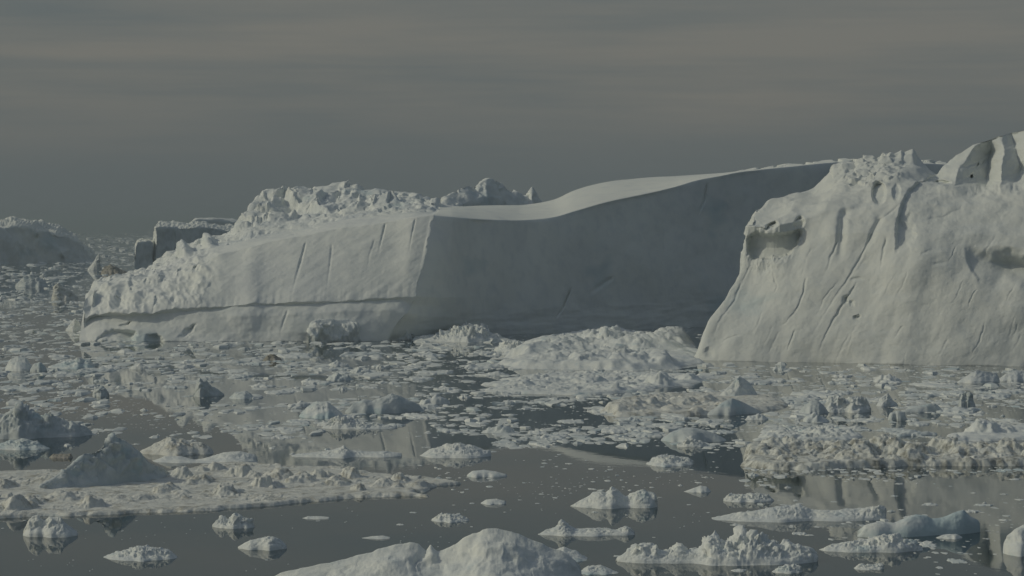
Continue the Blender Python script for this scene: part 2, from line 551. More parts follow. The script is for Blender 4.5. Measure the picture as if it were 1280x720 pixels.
    for (a, b, c, d, e, r) in ((166, 357, 4, 7, 5, 0.2), (184, 350, 4, 6, 4, 0.4), (205, 350, 5, 9, 5, 0.5), (228, 340, 5, 10, 5, 0.6), (246, 336, 4, 10, 5, 0.5), (196, 378, 4, 6, 4, 0.1), (224, 322, 6, 4, 5, 0.2),
                               (240, 315, 8, 4, 4, 0.3), (150, 372, 4, 8, 4, 0), (316, 296, 5, 2.5, 4, -0.5), (289, 303, 6, 2.5, 4, -0.5), (392, 284, 5, 2, 3, 0), (365, 291, 3, 2, 3, 0)):
        push += hollow(PX + pit, PY + pit * 0.8, a, b, c * 1.2, d * 1.2, e * 0.6, 0.9, r) * lit
    # arches and dents along the foot
    lo = lit * sstep(3.75, 3.55, R)
    wb = fbm(np.stack([PX / 11, PY / 8, PX * 0], -1), 3, 77) * 3.0
    for poly, dp, soft in (([(113, 430), (121, 421), (131, 412), (141, 408.5), (158, 409), (170, 412), (173, 418), (169, 430)], 7, 8.0),
                           ([(178, 432), (179, 421), (184, 416), (196, 415), (203, 420), (206, 432)], 6, 8.0),
                           ([(218, 424), (228, 412), (240, 403), (247, 404), (244, 416), (232, 425)], 3.0, 7.0),
                           ([(142, 405), (156, 404), (166, 399), (163, 407), (150, 409)], 3.0, 3.0)):
        x0_, x1_ = min(p_[0] for p_ in poly), max(p_[0] for p_ in poly)
        push += dp * sstep(0, soft, sdist(PX + wb, PY + wb * 0.6, poly)) * lo * (0.25 + 1.1 * np.clip((PX - x0_) / (x1_ - x0_), 0, 1))
    push *= sstep(9.3, 8.6, R)
    # leftmost pinnacle and a few summit lumps
    for (a, b, rx, ry, h) in ((115, 374, 5, 11, 3.5), (232, 318, 12, 9, 6), (262, 305, 10, 8, 5)):
        disp += lit * hollow(PX, PY, a, b, rx, ry, h, 0.8) * sstep(9.5, 8.5, R)
    disp *= 1 - 0.85 * sstep(9.3, 10, R)
    disp *= 0.15 + 0.85 * sstep(0.0, 0.7, S)
    push *= sstep(0.1, 0.5, S)
    disp[:, 0] = 0
    P = settle(P, N, disp, push)
    tip = sstep(1.2, 0.0, S) * sstep(9.5, 8.5, R)
    P[..., 0] += tip * (fbm(np.stack([q[..., 2] / 7, q[..., 1] / 20, S], -1), 3, 88) * 2.2 - 0.4)
    edge_c = np.exp(-((S - n_corner) / 0.05) ** 2) * sstep(1.0, 3.0, R) * sstep(6.6, 5.8, R)
    P[..., 0] += edge_c * (fbm(np.stack([q[..., 2] / 9, q[..., 2] * 0, S * 0], -1), 4, 89) * 1.6 + facets(q[..., 2] / 4.0, q[..., 2] * 0, 90)[0] * 0.5)
    P[..., 2] += lit * np.exp(-((R - 4.0) / 0.35) ** 2) * sstep(0.3, 1.0, S) * (fbm(np.stack([q[..., 0] / 11, q[..., 0] * 0, S * 0], -1), 4, 92) * 1.3 + np.minimum(0, fbm(np.stack([q[..., 0] / 4, q[..., 0] * 0, S * 0], -1), 2, 93)) * 0.8)
    P[..., 2] = np.where(R < 0.02, np.minimum(P[..., 2], 0.0), P[..., 2])
    Rf, Sf = face_avg(R), face_avg(S)
    reg = np.zeros(Rf.shape, int)
    reg[(Sf > n_corner) & (Rf > 6.0) & (Rf < 9.0)] = 1
    reg[(Sf < n_corner) & (Sf > 3.0) & (Rf > 7.0) & (Rf < 9.6)] = 2
    body = berg_object(P, reg, {0: (None, M_BERG, None), 1: ("snow_plateau", M_CAP, "smooth sunlit snow slope on top"), 2: ("rubble_crest", M_CREST, "jagged crest of broken ice")},
                       "huge flat topped tabular iceberg with a smooth shadowed wall and sunlit snow slope")
    # rough ice foot stuck to the corner at the waterline
    top = [(385, 412), (389, 403), (396, 400), (410, 399), (424, 400.5), (436, 398.5), (455, 400.5), (470, 399), (484, 401.5), (496, 405), (506, 414), (512, 421)]
    st = []
    for i, (x, y) in enumerate(top):
        yw = 428.2 - (x - 386) * 0.025
        D = float(water_D(yw))
        st.append([(x, yw, D), (x, yw * 0.7 + y * 0.3, D + 1.5), (x, yw * 0.25 + y * 0.75, D + 3), (x, y, D + 7)])
    Pf, fx, fy, fr, fs = loft(st, [10, 12, 6], step=0.9, back=(25, 45), foot_z=-2)
    Nf = outward(Pf)
    fl = np.stack([Pf[..., 0] / 5.5, Pf[..., 1] / 9, Pf[..., 2] / 22], -1)
    df = ((ridged(fl, 3, 71) - 0.4) * 2.6 + facets3(np.stack([Pf[..., 0] / 6, Pf[..., 1] / 9, Pf[..., 2] / 12], -1), 72)[0] * 1.6 + fbm(Pf / 16, 2, 73) * 2.0) * (1 - 0.85 * sstep(1.7, 2.6, fr)) * sstep(3.9, 3.0, fr)
    df[:, 0] = 0
    Pf = settle(Pf, Nf, df, df * 0)
    m_ = Pf.shape[1]
    base = np.array(body.location)
    Ff = grid_faces(*Pf.shape[:2])
    if np.mean((grid_normals(Pf) * Pf)[:, : m_ // 2, :2].sum(-1)) > 0:
        Ff = Ff[..., ::-1]
    o = link("ice_foot", raw_mesh("ice_foot", (Pf - base).reshape(-1, 3), Ff.reshape(-1, 4), M_CREST), (0, 0, 0), body)
    o["label"] = "rough grooved ice foot at the waterline"
    return body


# ---- the domed iceberg close by, running out of the picture
def domed_iceberg():
    def sec(pw, yw, pts, dw=0.0):
        D = float(water_D(yw)) + dw
        kd = (0.42, 0.45, 0.52, 0.66, 0.82, 0.95)
        g = 1.0 if pw < 1000 else 0.0
        return [(pw, yw, D)] + [(x, y, D + d * (g + (1 - g) * k)) for (x, y, d), k in zip(pts, kd)]
    A = [
        sec(884, 446.5, [(897, 410, 22), (930, 352, 44), (938, 312, 52), (944, 286, 58), (958, 268, 66), (970, 258, 78)], 50),
        sec(869, 450, [(887, 403, 10), (926, 337, 28), (930, 310, 33), (931, 283, 35), (939, 272, 56), (947, 266.5, 76)]),
        sec(903, 451, [(920, 400, 14), (945, 338, 32), (945, 310, 38), (948, 283, 36), (955, 268, 66), (966, 256, 92)]),
        sec(948, 452, [(958, 400, 14), (970, 337, 32), (972, 310, 39), (975, 281, 37), (985, 259, 74), (1002, 243, 108)]),
        sec(984, 452.5, [(994, 400, 12), (1004, 336, 30), (1009, 304, 40), (1012, 274, 46), (1018, 248, 84), (1026, 232, 116)]),
        sec(1020, 453, [(1028, 400, 24), (1038, 333, 54), (1045, 293, 66), (1049, 263, 74), (1051, 233, 98), (1046, 211, 126)]),
        sec(1057, 454, [(1064, 400, 25), (1070, 332, 56), (1075, 290, 70), (1078, 258, 82), (1079, 225, 106), (1075, 201, 132)]),
        sec(1096, 455, [(1099, 400, 26), (1102, 332, 58), (1105, 290, 73), (1106, 257, 87), (1107, 219, 112), (1106, 194, 138)]),
        sec(1136, 456, [(1138, 400, 26), (1140, 332, 58), (1142, 290, 74), (1143, 256, 90), (1144, 222, 114), (1143, 196, 142)]),
        sec(1163, 456.5, [(1164, 400, 27), (1165, 335, 58), (1166, 292, 76), (1168, 258, 94), (1169, 232, 112), (1169, 219, 132)]),
        sec(1182, 456.8, [(1183, 400, 27), (1184, 335, 58), (1184, 292, 77), (1184, 258, 95), (1184, 228, 114), (1182, 205, 130)]),
        sec(1215, 457, [(1215, 400, 27), (1215, 336, 58), (1215, 294, 76), (1215, 256, 95), (1215, 222, 112), (1215, 181, 128)]),
        sec(1250, 457.5, [(1250, 400, 27), (1250, 336, 58), (1250, 294, 76), (1250, 256, 94), (1250, 214, 110), (1250, 166.5, 126)]),
        sec(1284, 458, [(1284, 400, 27), (1284, 336, 57), (1284, 294, 75), (1284, 254, 92), (1284, 210, 108), (1284, 160, 124)]),
        sec(1330, 458, [(1330, 400, 26), (1330, 338, 55), (1330, 296, 72), (1330, 256, 88), (1330, 212, 104), (1330, 162, 120)]),
        sec(1390, 457, [(1390, 402, 24), (1388, 345, 50), (1386, 305, 66), (1384, 268, 82), (1382, 228, 98), (1380, 186, 114)], 12),
        sec(1450, 454, [(1448, 410, 24), (1444, 365, 46), (1440, 330, 60), (1436, 298, 74), (1432, 268, 88), (1428, 240, 100)], 30),
        sec(1490, 450, [(1487, 432, 20), (1484, 412, 34), (1480, 396, 44), (1476, 384, 52), (1472, 372, 60), (1468, 362, 66)], 50),
    ]
    row_n = [50, 62, 40, 32, 34, 34]
    P, PX, PY, R, S = loft(A, row_n, breaks=(), step=1.05, back=(45, 120), back_n=10)
    N = outward(P)
    q = P
    front = sstep(6.35, 5.9, R)
    along = np.stack([(q[..., 0] * 0.92 - q[..., 2] * 0.38) / 8, q[..., 1] / 26, (q[..., 2] + 0.4 * q[..., 0]) / 34], -1)
    disp = front * (fbm(q / 42, 3, 3) * 3.4 + fbm(along, 4, 7) * 0.34 + fbm(along * 0.4, 3, 17) * 0.6 + fbm(q / 14, 3, 19) * 0.35 + fbm(q / 5, 3, 15) * 0.12)
    upper = sstep(3.0, 4.2, R) * front
    disp += upper * (ridged(np.stack([q[..., 0] / 30, q[..., 1] / 40, q[..., 2] / 18], -1), 3, 23) - 0.45) * 1.1
    tops = hollow(PX, PY, 1085, 214, 62, 26, 1.0, 0.5)
    disp += tops * (facets3(q / 5.5, 12)[0] * 1.3 + fbm(q / 6, 3, 33) * 0.9)
    # cliff end: vertical flutes
    cl = hollow(PX, PY, 960, 312, 44, 40, 1.0, 0.5)
    disp += cl * (ridged(np.stack([q[..., 0] / 4.2, q[..., 1] / 7, q[..., 2] / 18], -1), 3, 37) - 0.4) * 0.9
    # jagged fins on the skyline
    jag = np.interp(PX, [1036, 1044, 1049, 1055, 1060, 1066, 1078, 1092, 1100, 1103, 1109, 1113, 1118, 1121, 1127, 1129, 1134, 1140, 1142, 1146, 1152],
                    [0, 1.0, 0.3, 2.2, 0.8, 0, 1.4, 0, 0, 4.5, 3.0, 5.5, 3.4, 4.2, 8.0, 4.0, 6.0, 9.0, 8.5, 1.5, 0]) * 0.37
    fin = jag * sstep(5.35, 5.9, R) * sstep(6.9, 6.2, R)
    push = np.zeros_like(PX)
    wob = fbm(np.stack([PX / 9, PY / 9, PX * 0], -1), 3, 77) * 3.2
    cave = sdist(PX + wob * 0.7, PY + wob * 0.7, [(934, 294), (946, 288), (955, 293), (975, 290), (988, 290), (1000, 284), (1004, 292), (999, 305), (986, 321), (962, 325), (941, 326), (934, 316)])
    cave = sstep(-0.5, 4.0, cave)                                               # the alcove
    push += 6.5 * cave * (0.75 + 0.25 * sstep(945, 985, PX))
    disp *= 1 - 0.8 * cave
    push += hollow(PX, PY + wob * 0.6, 964, 282, 11, 5.5, 7, 0.5, -0.35)
    push += hollow(PX, PY + wob * 0.6, 998, 280, 9, 7, 6, 0.5, -0.7)
    push += hollow(PX, PY, 1002, 300, 8, 18, 2, 0.8, 0.1)
    push += hollow(PX, PY, 1099, 243, 10, 15, 6, 0.3)                            # blue chimney
    push += hollow(PX, PY, 1121, 243, 6, 13, 3, 0.5)
    # scarp that parts the two halves
    ex = np.interp(PY, [205, 219, 226, 240, 258, 280, 300, 320, 345], [1180, 1172, 1150, 1136, 1127, 1120, 1119.5, 1119, 1121])
    d = PX - ex + wob * 0.4
    push += 5.5 * sstep(-1.5, 3.5, d) * np.exp(-np.maximum(d, 0) / 34) * sstep(214, 232, PY) * sstep(325, 285, PY)
    push += 3.5 * sstep(0, 12, sdist(PX + wob, PY, [(1120, 272), (1146, 276), (1150, 296), (1140, 314), (1120, 318)]))
    # hollow under the brow further along
    soft = fbm(np.stack([PX / 26, PY / 26, PX * 0], -1), 2, 79) * 6
    xl = np.interp(PY + soft * 0.5, [300, 312, 326, 340, 352], [1203, 1205, 1208, 1214, 1222])
    band = sstep(304, 330, PY + soft - (PX - 1205) * 0.08) * sstep(366, 334, PY + soft)
    push += 13 * band * sstep(-1, 4, PX - xl) * np.clip((PX - xl + 8) / 60, 0, 1) * sstep(1420, 1300, PX)
    # shadowed facets of the summit: surfaces that turn to the east
    pxw = PX + wob * 0.5
    xa = np.interp(PY, [172, 188, 203, 224, 236], [1230, 1213, 1203, 1195, 1192])
    xb = np.interp(PY, [172, 208, 236], [1235, 1238, 1233])
    xc = np.interp(PY, [162, 195, 236], [1251, 1256, 1251])
    xd = np.interp(PY, [162, 185, 212, 236], [1263, 1270, 1277, 1266])
    h1 = 0.82 * (xb - xa)
    zig = np.where(pxw < xa, 0, np.where(pxw < xb, h1 * (pxw - xa) / np.maximum(xb - xa, 1), np.where(pxw < xc, h1 - (h1 - 5) * np.clip((pxw - xb) / np.maximum(xc - xb, 1), 0, 1), np.where(pxw < xd, 5 + 0.9 * (pxw - xc), (5 + 0.9 * (xd - xc)) * np.exp(-np.maximum(pxw - xd, 0) / 26)))))
    push += zig * sstep(246, 224, PY + wob * 0.8)
    push += hollow(PX, PY, 1178, 229, 13, 4.5, 6, 0.5)
    push += hollow(PX, PY, 1215, 222, 2.0, 2.5, 6, 0.5) + groove(PX, PY, [(1222, 200), (1221, 212)], 1.0, 3)
    # gullies and cracks down the ramp
    for pts, wd, dp in (
        ([(1152, 238), (1120, 262), (1100, 276), (1086, 296), (1074, 318), (1062, 342), (1046, 368), (1030, 395), (1014, 425), (1006, 446)], 1.3, 2.0),
        ([(1104, 268), (1090, 290), (1080, 312)], 4.0, 3.0),
        ([(1061, 258), (1054, 276), (1052, 296), (1049, 314), (1045, 332)], 4.5, 5.0),
        ([(1048, 296), (1038, 318), (1032, 345)], 1.2, 2.4),
        ([(1108, 292), (1102, 318), (1098, 345)], 1.6, 2.4),
        ([(1072, 346), (1058, 372), (1044, 398), (1030, 428), (1022, 450)], 1.2, 2.6),
        ([(1012, 346), (1008, 362), (1000, 384), (984, 404), (962, 413)], 1.0, 1.8),
        ([(996, 412), (988, 430), (982, 446)], 1.0, 1.4),
        ([(930, 420), (910, 424), (893, 432)], 1.2, 1.4),
        ([(928, 345), (918, 375), (900, 402), (888, 425)], 1.2, 1.6),
        ([(966, 340), (972, 360), (966, 372)], 1.0, 1.4),
        ([(1060, 348), (1072, 346), (1084, 348)], 2.2, 2.4),
        ([(1150, 276), (1180, 270), (1200, 262), (1206, 250)], 1.8, 2.0),
        ([(1132, 276), (1142, 266)], 2.2, 3.0),
        ([(1060, 262), (1085, 256), (1110, 246)], 2.0, 1.8),
        ([(1150, 322), (1170, 314)], 2.0, 1.3), ([(1165, 333), (1190, 327)], 1.8, 1.2),
    ):
        push += groove(PX + wob * 0.35, PY, pts, wd, dp * (0.75 if wd > 3 else 0.42))
    push += hollow(PX + wob * 1.5, PY + wob, 1058, 375, 8, 7, 2.0, 0.9, 0.5) + hollow(PX + wob * 1.5, PY + wob, 1071, 396, 6, 5, 2.0, 0.9, -0.6)
    push += hollow(PX + wob, PY + wob, 886, 440, 9, 8, 1.5, 0.9)
    rg = np.random.default_rng(41)
    for k in range(26):
        gx, gy = rg.uniform(905, 1290), rg.uniform(285, 440)
        ln = rg.uniform(14, 60); sl = rg.uniform(0.30, 0.62); bend = rg.uniform(-5, 5)
        pts = [(gx, gy), (gx - ln * sl * 0.5 + bend, gy + ln * 0.5), (gx - ln * sl, gy + ln)]
        push += groove(PX + wob * 0.4, PY + wob * 0.2, pts, rg.uniform(0.7, 1.4), rg.uniform(0.12, 0.42))
    scal = ridged(np.stack([PX / 17 + wob * 0.05, PY / 11, PX * 0], -1), 3, 83)
    disp = disp + front * (1 - cave) * sstep(0.55, 0.95, scal) * 0.10
    push *= sstep(6.5, 6.0, R)
    disp *= 1 - 0.85 * sstep(6.2, 7, R)
    disp[:, 0] = 0; push[:, 0] = 0
    P = settle(P, N, disp, push)
    P[..., 2] += fin
    Rf = face_avg(R)
    fx, fy = face_avg(PX), face_avg(PY)
    reg = np.zeros(Rf.shape, int)
    peak = inside(fx, fy, [(1166, 222), (1178, 150), (1500, 140), (1500, 236), (1200, 236)]) & (Rf < 6.9)
    reg[peak] = 1
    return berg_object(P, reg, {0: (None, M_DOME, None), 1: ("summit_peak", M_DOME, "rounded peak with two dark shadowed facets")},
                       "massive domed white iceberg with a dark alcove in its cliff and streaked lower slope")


def simple_berg(stations, row_n, label, disp_fn=None, step=0.8, back=(60, 160), mat=None, cap_row=None, cap_label=None, group=None, flat=False):
    P, PX, PY, R, S = loft(stations, row_n, step=step, back=back, foot_z=-5)
    N = outward(P)
    d, p = disp_fn(P, PX, PY, R, S)
    d = d * (1 - 0.8 * sstep(R.max() - 0.8, R.max(), R)); d[:, 0] = 0
    P = settle(P, N, d, p)
    reg = np.zeros(face_avg(R).shape, int)
    mats = {0: (None, mat or M_FAR, None)}
    if cap_row is not None:
        reg[(face_avg(R) > cap_row) & (face_avg(R) < R.max() - 0.9)] = 1
        mats[1] = ("snow_cap", M_CAP, cap_label)
    return berg_object(P, reg, mats, label, group=group)


def far_bergs():
    # grey iceberg at the edge of the picture, its long face in shade
    tp = [(-75, 300), (-60, 284), (-25, 279), (0, 281), (16, 277), (38, 279), (52, 281), (72, 285), (88, 296), (104, 309), (113, 318), (118, 327)]
    st = []
    for x, y in tp:
        D = 4700 + (x + 75) * 2.6
        yw = float(np.interp(D, [4000, 5600], [285 + H * F / 4000, 285 + H * F / 5600]))
        k = 7 if x < 80 else 3
        st.append([(x, yw, D), (x, (yw + y) / 2 + 2, D + 12), (x, y + min(k, (yw - y) * 0.3), D + 30), (x, y, D + 140)])
    simple_berg(st, [14, 14, 12], "hazy grey iceberg at the far edge with pale snow patches along its top",
                lambda P, X, Y, R, S: (fbm(P / 60, 4, 5) * 9 + (ridged(P / 45, 3, 6) - 0.4) * 7 * sstep(1.6, 2.6, R), groove(X, Y, [(47, 288), (46, 298)], 2, -25) + hollow(X, Y, 80, 316, 10, 10, -18, 0.8)),
                cap_row=2.0, cap_label="broken snow cap")
    # far blocky iceberg half hidden behind the ridge
    tp = [(170, 306), (173, 300), (186, 299), (192, 300), (194, 281), (198, 277), (225, 278), (252, 277), (275, 280), (300, 283), (330, 288)]
    st = []
    for x, y in tp:
        D = 4080 + (x - 170) * 3.2
        yw = 285 + H * F / D
        back = 7 if x > 196 else 3
        st.append([(x, yw, D), (x, (yw + y) / 2, D + 6), (x, y + back, D + 14), (x, y, D + 190)])
    simple_berg(st, [16, 16, 8], "distant blocky iceberg with a narrow tower half hidden behind the white ridge",
                lambda P, X, Y, R, S: (fbm(P / 40, 4, 15) * 5, groove(X, Y, [(193, 285), (193, 335)], 1.5, 20, False) + hollow(X, Y, 216, 300, 3, 16, 8, 0.8)),
                cap_row=2.0, cap_label="thin sunlit snow cap", step=0.6)
    st = []
    for x, y in [(240, 277), (246, 272.5), (262, 271.5), (285, 273), (300, 275), (330, 280)]:
        D = 5200 + (x - 240) * 2
        yw = 285 + H * F / D
        st.append([(x, yw, D), (x, (yw + y) / 2, D + 8), (x, y + 3, D + 20), (x, y, D + 160)])
    simple_berg(st, [10, 10, 8], "pale flat iceberg top showing behind the distant blocky iceberg", lambda P, X, Y, R, S: (fbm(P / 50, 3, 18) * 5, X * 0))
    # peaked iceberg behind the snow plateau
    tp = [(545, 262), (556, 248), (568, 240), (583, 233), (592, 235), (603, 228), (614, 224.5), (624, 229), (640, 240), (654, 246), (661, 244), (665, 234.5), (669, 246), (676, 256), (690, 266)]
    st = []
    for x, y in tp:
        D = 2420 + (x - 545) * 1.7
        yw = 285 + H * F / D
        st.append([(x, yw, D), (x, (yw + y) / 2, D + 8), (x, yw * 0.15 + y * 0.85, D + 22), (x, y, D + 60)])
    simple_berg(st, [10, 26, 26], "peaked grey iceberg with a small spike behind the smooth snow plateau",
                lambda P, X, Y, R, S: ((ridged(np.stack([P[..., 0] / 30, P[..., 1] / 40, P[..., 2] / 40], -1), 4, 25) - 0.4) * 2.2 * sstep(0, 1, R) + facets3(P / 22, 26)[0] * 2.0 * sstep(0, 1, R), groove(X, Y, [(592, 233), (596, 250)], 3, 8) + groove(X, Y, [(606, 228), (610, 258)], 3, -6)), mat=M_FAR)


# ------------------------------------------------------------------ floes as closed height shells cut at the waterline
def shell(name, X, Y, Z, mat, label, cat, group=None, smooth=True, cut=-0.25, keep_foot=True):
    n, m = Z.shape
    P = np.stack([X, Y, Z], -1)
    N = grid_normals(P)
    N *= np.sign(N[..., 2:3] + 1e-9)
    Fq = grid_faces(n, m).reshape(-1, 4)
    zz = Z.ravel()
    f = Fq[(zz[Fq] > cut).any(-1)]
    if len(f) < 4:
        return None
    keep = np.unique(f)
    c = P.reshape(-1, 3)[keep]
    base = np.array([c[:, 0].mean(), c[:, 1].mean(), 0])
    V = P.reshape(-1, 3) - base
    # orientation: upward
    a, b, d = V[f[:, 0]], V[f[:, 1]], V[f[:, 2]]
    if np.cross(b - a, d - a)[:, 2].mean() < 0:
        f = f[:, ::-1]
    o = link(name, raw_mesh(name, V, f, mat, smooth), tuple(base))
    tag(o, label, cat, group)
    if keep_foot:
        FOOT_E.append((base[0], base[1], (c[:, 0].max() - c[:, 0].min()) / 2, (c[:, 1].max() - c[:, 1].min()) / 2))
    return o


def crest_floe(name, label, cat, crest, y_base, depth, mat, rough=0.25, block=0.25, cell=None, yaw=0.0, pf=1.05, pb=1.4, seed=0, sharp=1.0, front=0.5, group=None, lump=0.0, step=0.8):
    """Ice lump whose skyline is CREST [(px, py)] and whose near waterline lies at row y_base; depth in metres."""
    cx = np.array([c[0] for c in crest], float); cy = np.array([c[1] for c in crest], float)
    Df = float(water_D(y_base)); Dc = Df + depth * front
    xs = np.arange(cx[0] - 4, cx[-1] + 4 + step, step)
    mid = 0.5 * (cx[0] + cx[-1])
    Dx = Dc + (xs - mid) * mpp(Dc) * math.tan(yaw)
    u = np.clip((xs - cx[0]) / (cx[-1] - cx[0]), 0, 1)
    zmax = float((ray_pt(cx, cy, Dc + (cx - mid) * mpp(Dc) * math.tan(yaw))[:, 2]).max())
    wid = (cx[-1] - cx[0])
    zt = lambda xx: np.maximum(np.where((xx >= cx[0]) & (xx <= cx[-1]), ray_pt(xx, np.interp(xx, cx, cy), Dc + (xx - mid) * mpp(Dc) * math.tan(yaw))[..., 2], -0.3), -0.3)
    zc = zt(xs)
    hd = depth * (0.22 + 0.78 * np.sqrt(np.clip(4 * u * (1 - u), 0, 1))) * (0.55 + 0.45 * np.clip(zc / zmax, 0, 1))
    kw_ = max(3, int(wid * 0.10 / step)); ker = np.hanning(kw_ + 2)[1:-1]; ker /= ker.sum()
    hd = np.convolve(np.pad(hd, kw_, mode="edge"), ker, "same")[kw_:-kw_]
    pn = np.stack([xs / (wid * 0.16), xs * 0 + seed, xs * 0], -1)
    pn = pn * 0.55
    hf = hd * front * (1 + 0.5 * fbm(pn, 2, 100 + seed)); hb = hd * (1 - front) * (1 + 0.5 * fbm(pn + 9, 2, 200 + seed))
    nv = int(np.clip(depth / (mpp(Dc) * step) * 0.22, 34, 90))
    v = np.concatenate([np.linspace(-1.25, 0, nv), np.linspace(0, 1.25, nv // 2 + 4)[1:]])
    V = np.broadcast_to(v[None], (len(xs), len(v)))
    off = np.where(V < 0, V * hf[:, None], V * hb[:, None])
    Y = Dx[:, None] + off
    X = ray_pt(xs[:, None], 360 + 0 * V, Y)[..., 0]
    av = np.abs(V)
    if 1.0 < pf < 1.1:
        pf = (0.78, 1.05, 1.5, 0.9, 1.25)[seed % 5]
    shape = np.where(V < 0, 1 - av ** pf, 1 - av ** pb)
    # the skyline loosens away from the crest line so that the flanks are not its extrusion
    zs = np.convolve(np.pad(zc, kw_ * 2, mode="edge"), np.convolve(ker, ker), "same")[kw_ * 2:-kw_ * 2]
    if 0.1 <= block:
        block *= 1.35
    cl = cell or max(zmax * 0.7, 0.45)
    wq = np.stack([X / (wid * mpp(Dc) * 0.12), Y / (wid * mpp(Dc) * 0.12), X * 0 + seed], -1)
    xw = xs[:, None] + fbm(wq, 3, seed + 17) * wid * 0.10 * np.clip(av * 2, 0, 1)
    loose = np.clip(av * 1.5, 0, 0.75)
    zz = zt(xw) * (1 - loose) + zs[:, None] * loose
    zz = np.where(zc[:, None] < 0, zc[:, None], zz)
    Z = np.where(shape > 0, zz * (0.90 * shape + 0.10 * sstep(0, 0.10, shape)), shape * max(0.6, zmax * 0.4))
    env = np.clip(np.clip(shape, 0, 1) * 1.7, 0.12, 1) * np.clip(zc / zmax, 0.3, 1)[:, None]
    P = np.stack([X, Y, Z], -1)
    N = grid_normals(P); N *= np.sign(N[..., 2:3] + 1e-9)
    q = P / cl + seed * 3.3
    b1, e1 = facets3(q + fbm(q, 2, seed)[..., None] * 0.15, seed + 5)
    b2, e2 = facets3(q * 2.3, seed + 9)
    amp = zmax * env
    d = amp * (block * (0.75 * b1 + 0.40 * b2 + 0.22 * facets3(q * 5.3, seed + 19)[0]) + rough * (fbm(q * 1.1, 5, seed + 3) * 0.55 + fbm(q * 0.5, 2, seed + 13) * 0.5))
    if lump:
        d = d + amp * lump * (ridged(q * 0.45, 3, seed + 61) - 0.4)
    d = d * np.where(av < 0.15, 0.55, 1.0)
    P = P + N * d[..., None]
    P[..., 2] -= 0.05
    return shell(name, P[..., 0], P[..., 1], P[..., 2], mat, label, cat, group)


def sheet_floe(name, label, cat, outline, thick, mat, hum=0.5, cell=3.0, peaks=(), seed=0, edge=2.0, wob=2.0, res=None, group=None, rub=0.0, rough=0.3, pk=0.8):
    """Broad low floe. outline: photo pixels of its waterline; peaks: (px, py of the foot, height px, radius px, sharpness)."""
    W = np.array([water_pt(x, y)[:2] for x, y in outline])
    x0, y0 = W.min(0) - edge * 2 - wob; x1, y1 = W.max(0) + edge * 2 + wob
    Dm = 0.5 * (y0 + y1)
    sx = res or mpp(Dm) * 0.9
    sy = max(sx, min(sx * 3, (y1 - y0) / 220))
    gx = np.arange(x0, x1, sx); gy = np.arange(y0, y1, sy)
    X, Y = np.meshgrid(gx, gy, indexing="ij")
    q = np.stack([X, Y, X * 0 + seed * 7.1], -1)
    sd = sdist(X, Y, [tuple(w) for w in W]) + fbm(q / (wob * 3), 4, seed) * wob * 1.3
    t = np.clip(sd / edge, -1, 1)
    Z = np.where(t > 0, thick * (1 - (1 - t) ** 2.2), t * 1.2)
    ins = sstep(0, edge * 2.0, sd)
    b1, e1 = facets(X / cell, Y / (cell * 1.5), seed + 2); b2, e2 = facets(X / (cell * 0.4), Y / (cell * 0.6), seed + 3)
    patch = sstep(-0.15, 0.55, fbm(q / (cell * 5), 3, seed + 5))
    Z = Z + ins * (hum * patch * (np.maximum(b1, -0.2) + 0.5 * b2 + 0.25) + hum * 0.5 * fbm(q / cell, 4, seed + 8) + thick * 0.35 * fbm(q / (cell * 4), 3, seed + 10))
    if rub:
        Z = Z + ins * rub * (0.9 * b1 + 0.6 * b2 + fbm(q / (cell * 0.7), 4, seed + 13) * 0.6)
    for i, (px, py, hp, rp, sh) in enumerate(peaks):
        c = water_pt(px, py); m = mpp(c[1])
        wx = fbm(q / (rp * m * 0.5) + i, 3, seed + i) * rp * m * 0.25
        rg = np.random.default_rng(seed * 77 + i)
        for j in range(4):
            k_ = 1.0 if j == 0 else rg.uniform(0.3, 0.75)
            ox, oy = (0, 0) if j == 0 else (rg.uniform(-1.6, 1.6) * rp * m, rg.uniform(-2.2, 2.2) * rp * m)
            hh = hp * m * pk * (1.0 if j == 0 else k_ * 0.75)
            Z = np.maximum(Z, np.minimum(Z, thick * 1.3) + chunk(X + wx, Y + wx, c[0] + ox, c[1] + oy, rp * m * 1.35 * k_, rp * m * 2.4 * k_, hh, seed * 50 + i * 7 + j, 1.0 / max(sh, 0.5)) * sstep(-0.2, 0.6, sd / edge))
    P = np.stack([X, Y, Z], -1)
    N = grid_normals(P); N *= np.sign(N[..., 2:3] + 1e-9)
    over = ins * np.clip(0.25 + (Z - thick) / (thick * 1.5), 0.2, 1.6)
    p3 = P / (cell * 0.55) + seed
    d = over * rough * (0.7 * facets3(p3, seed + 31)[0] + 0.35 * facets3(p3 * 2.4, seed + 32)[0] + 0.8 * fbm(p3 * 0.8, 4, seed + 33))
    P = P + N * d[..., None]
    return shell(name, P[..., 0], P[..., 1], P[..., 2] - 0.05, mat, label, cat, group)


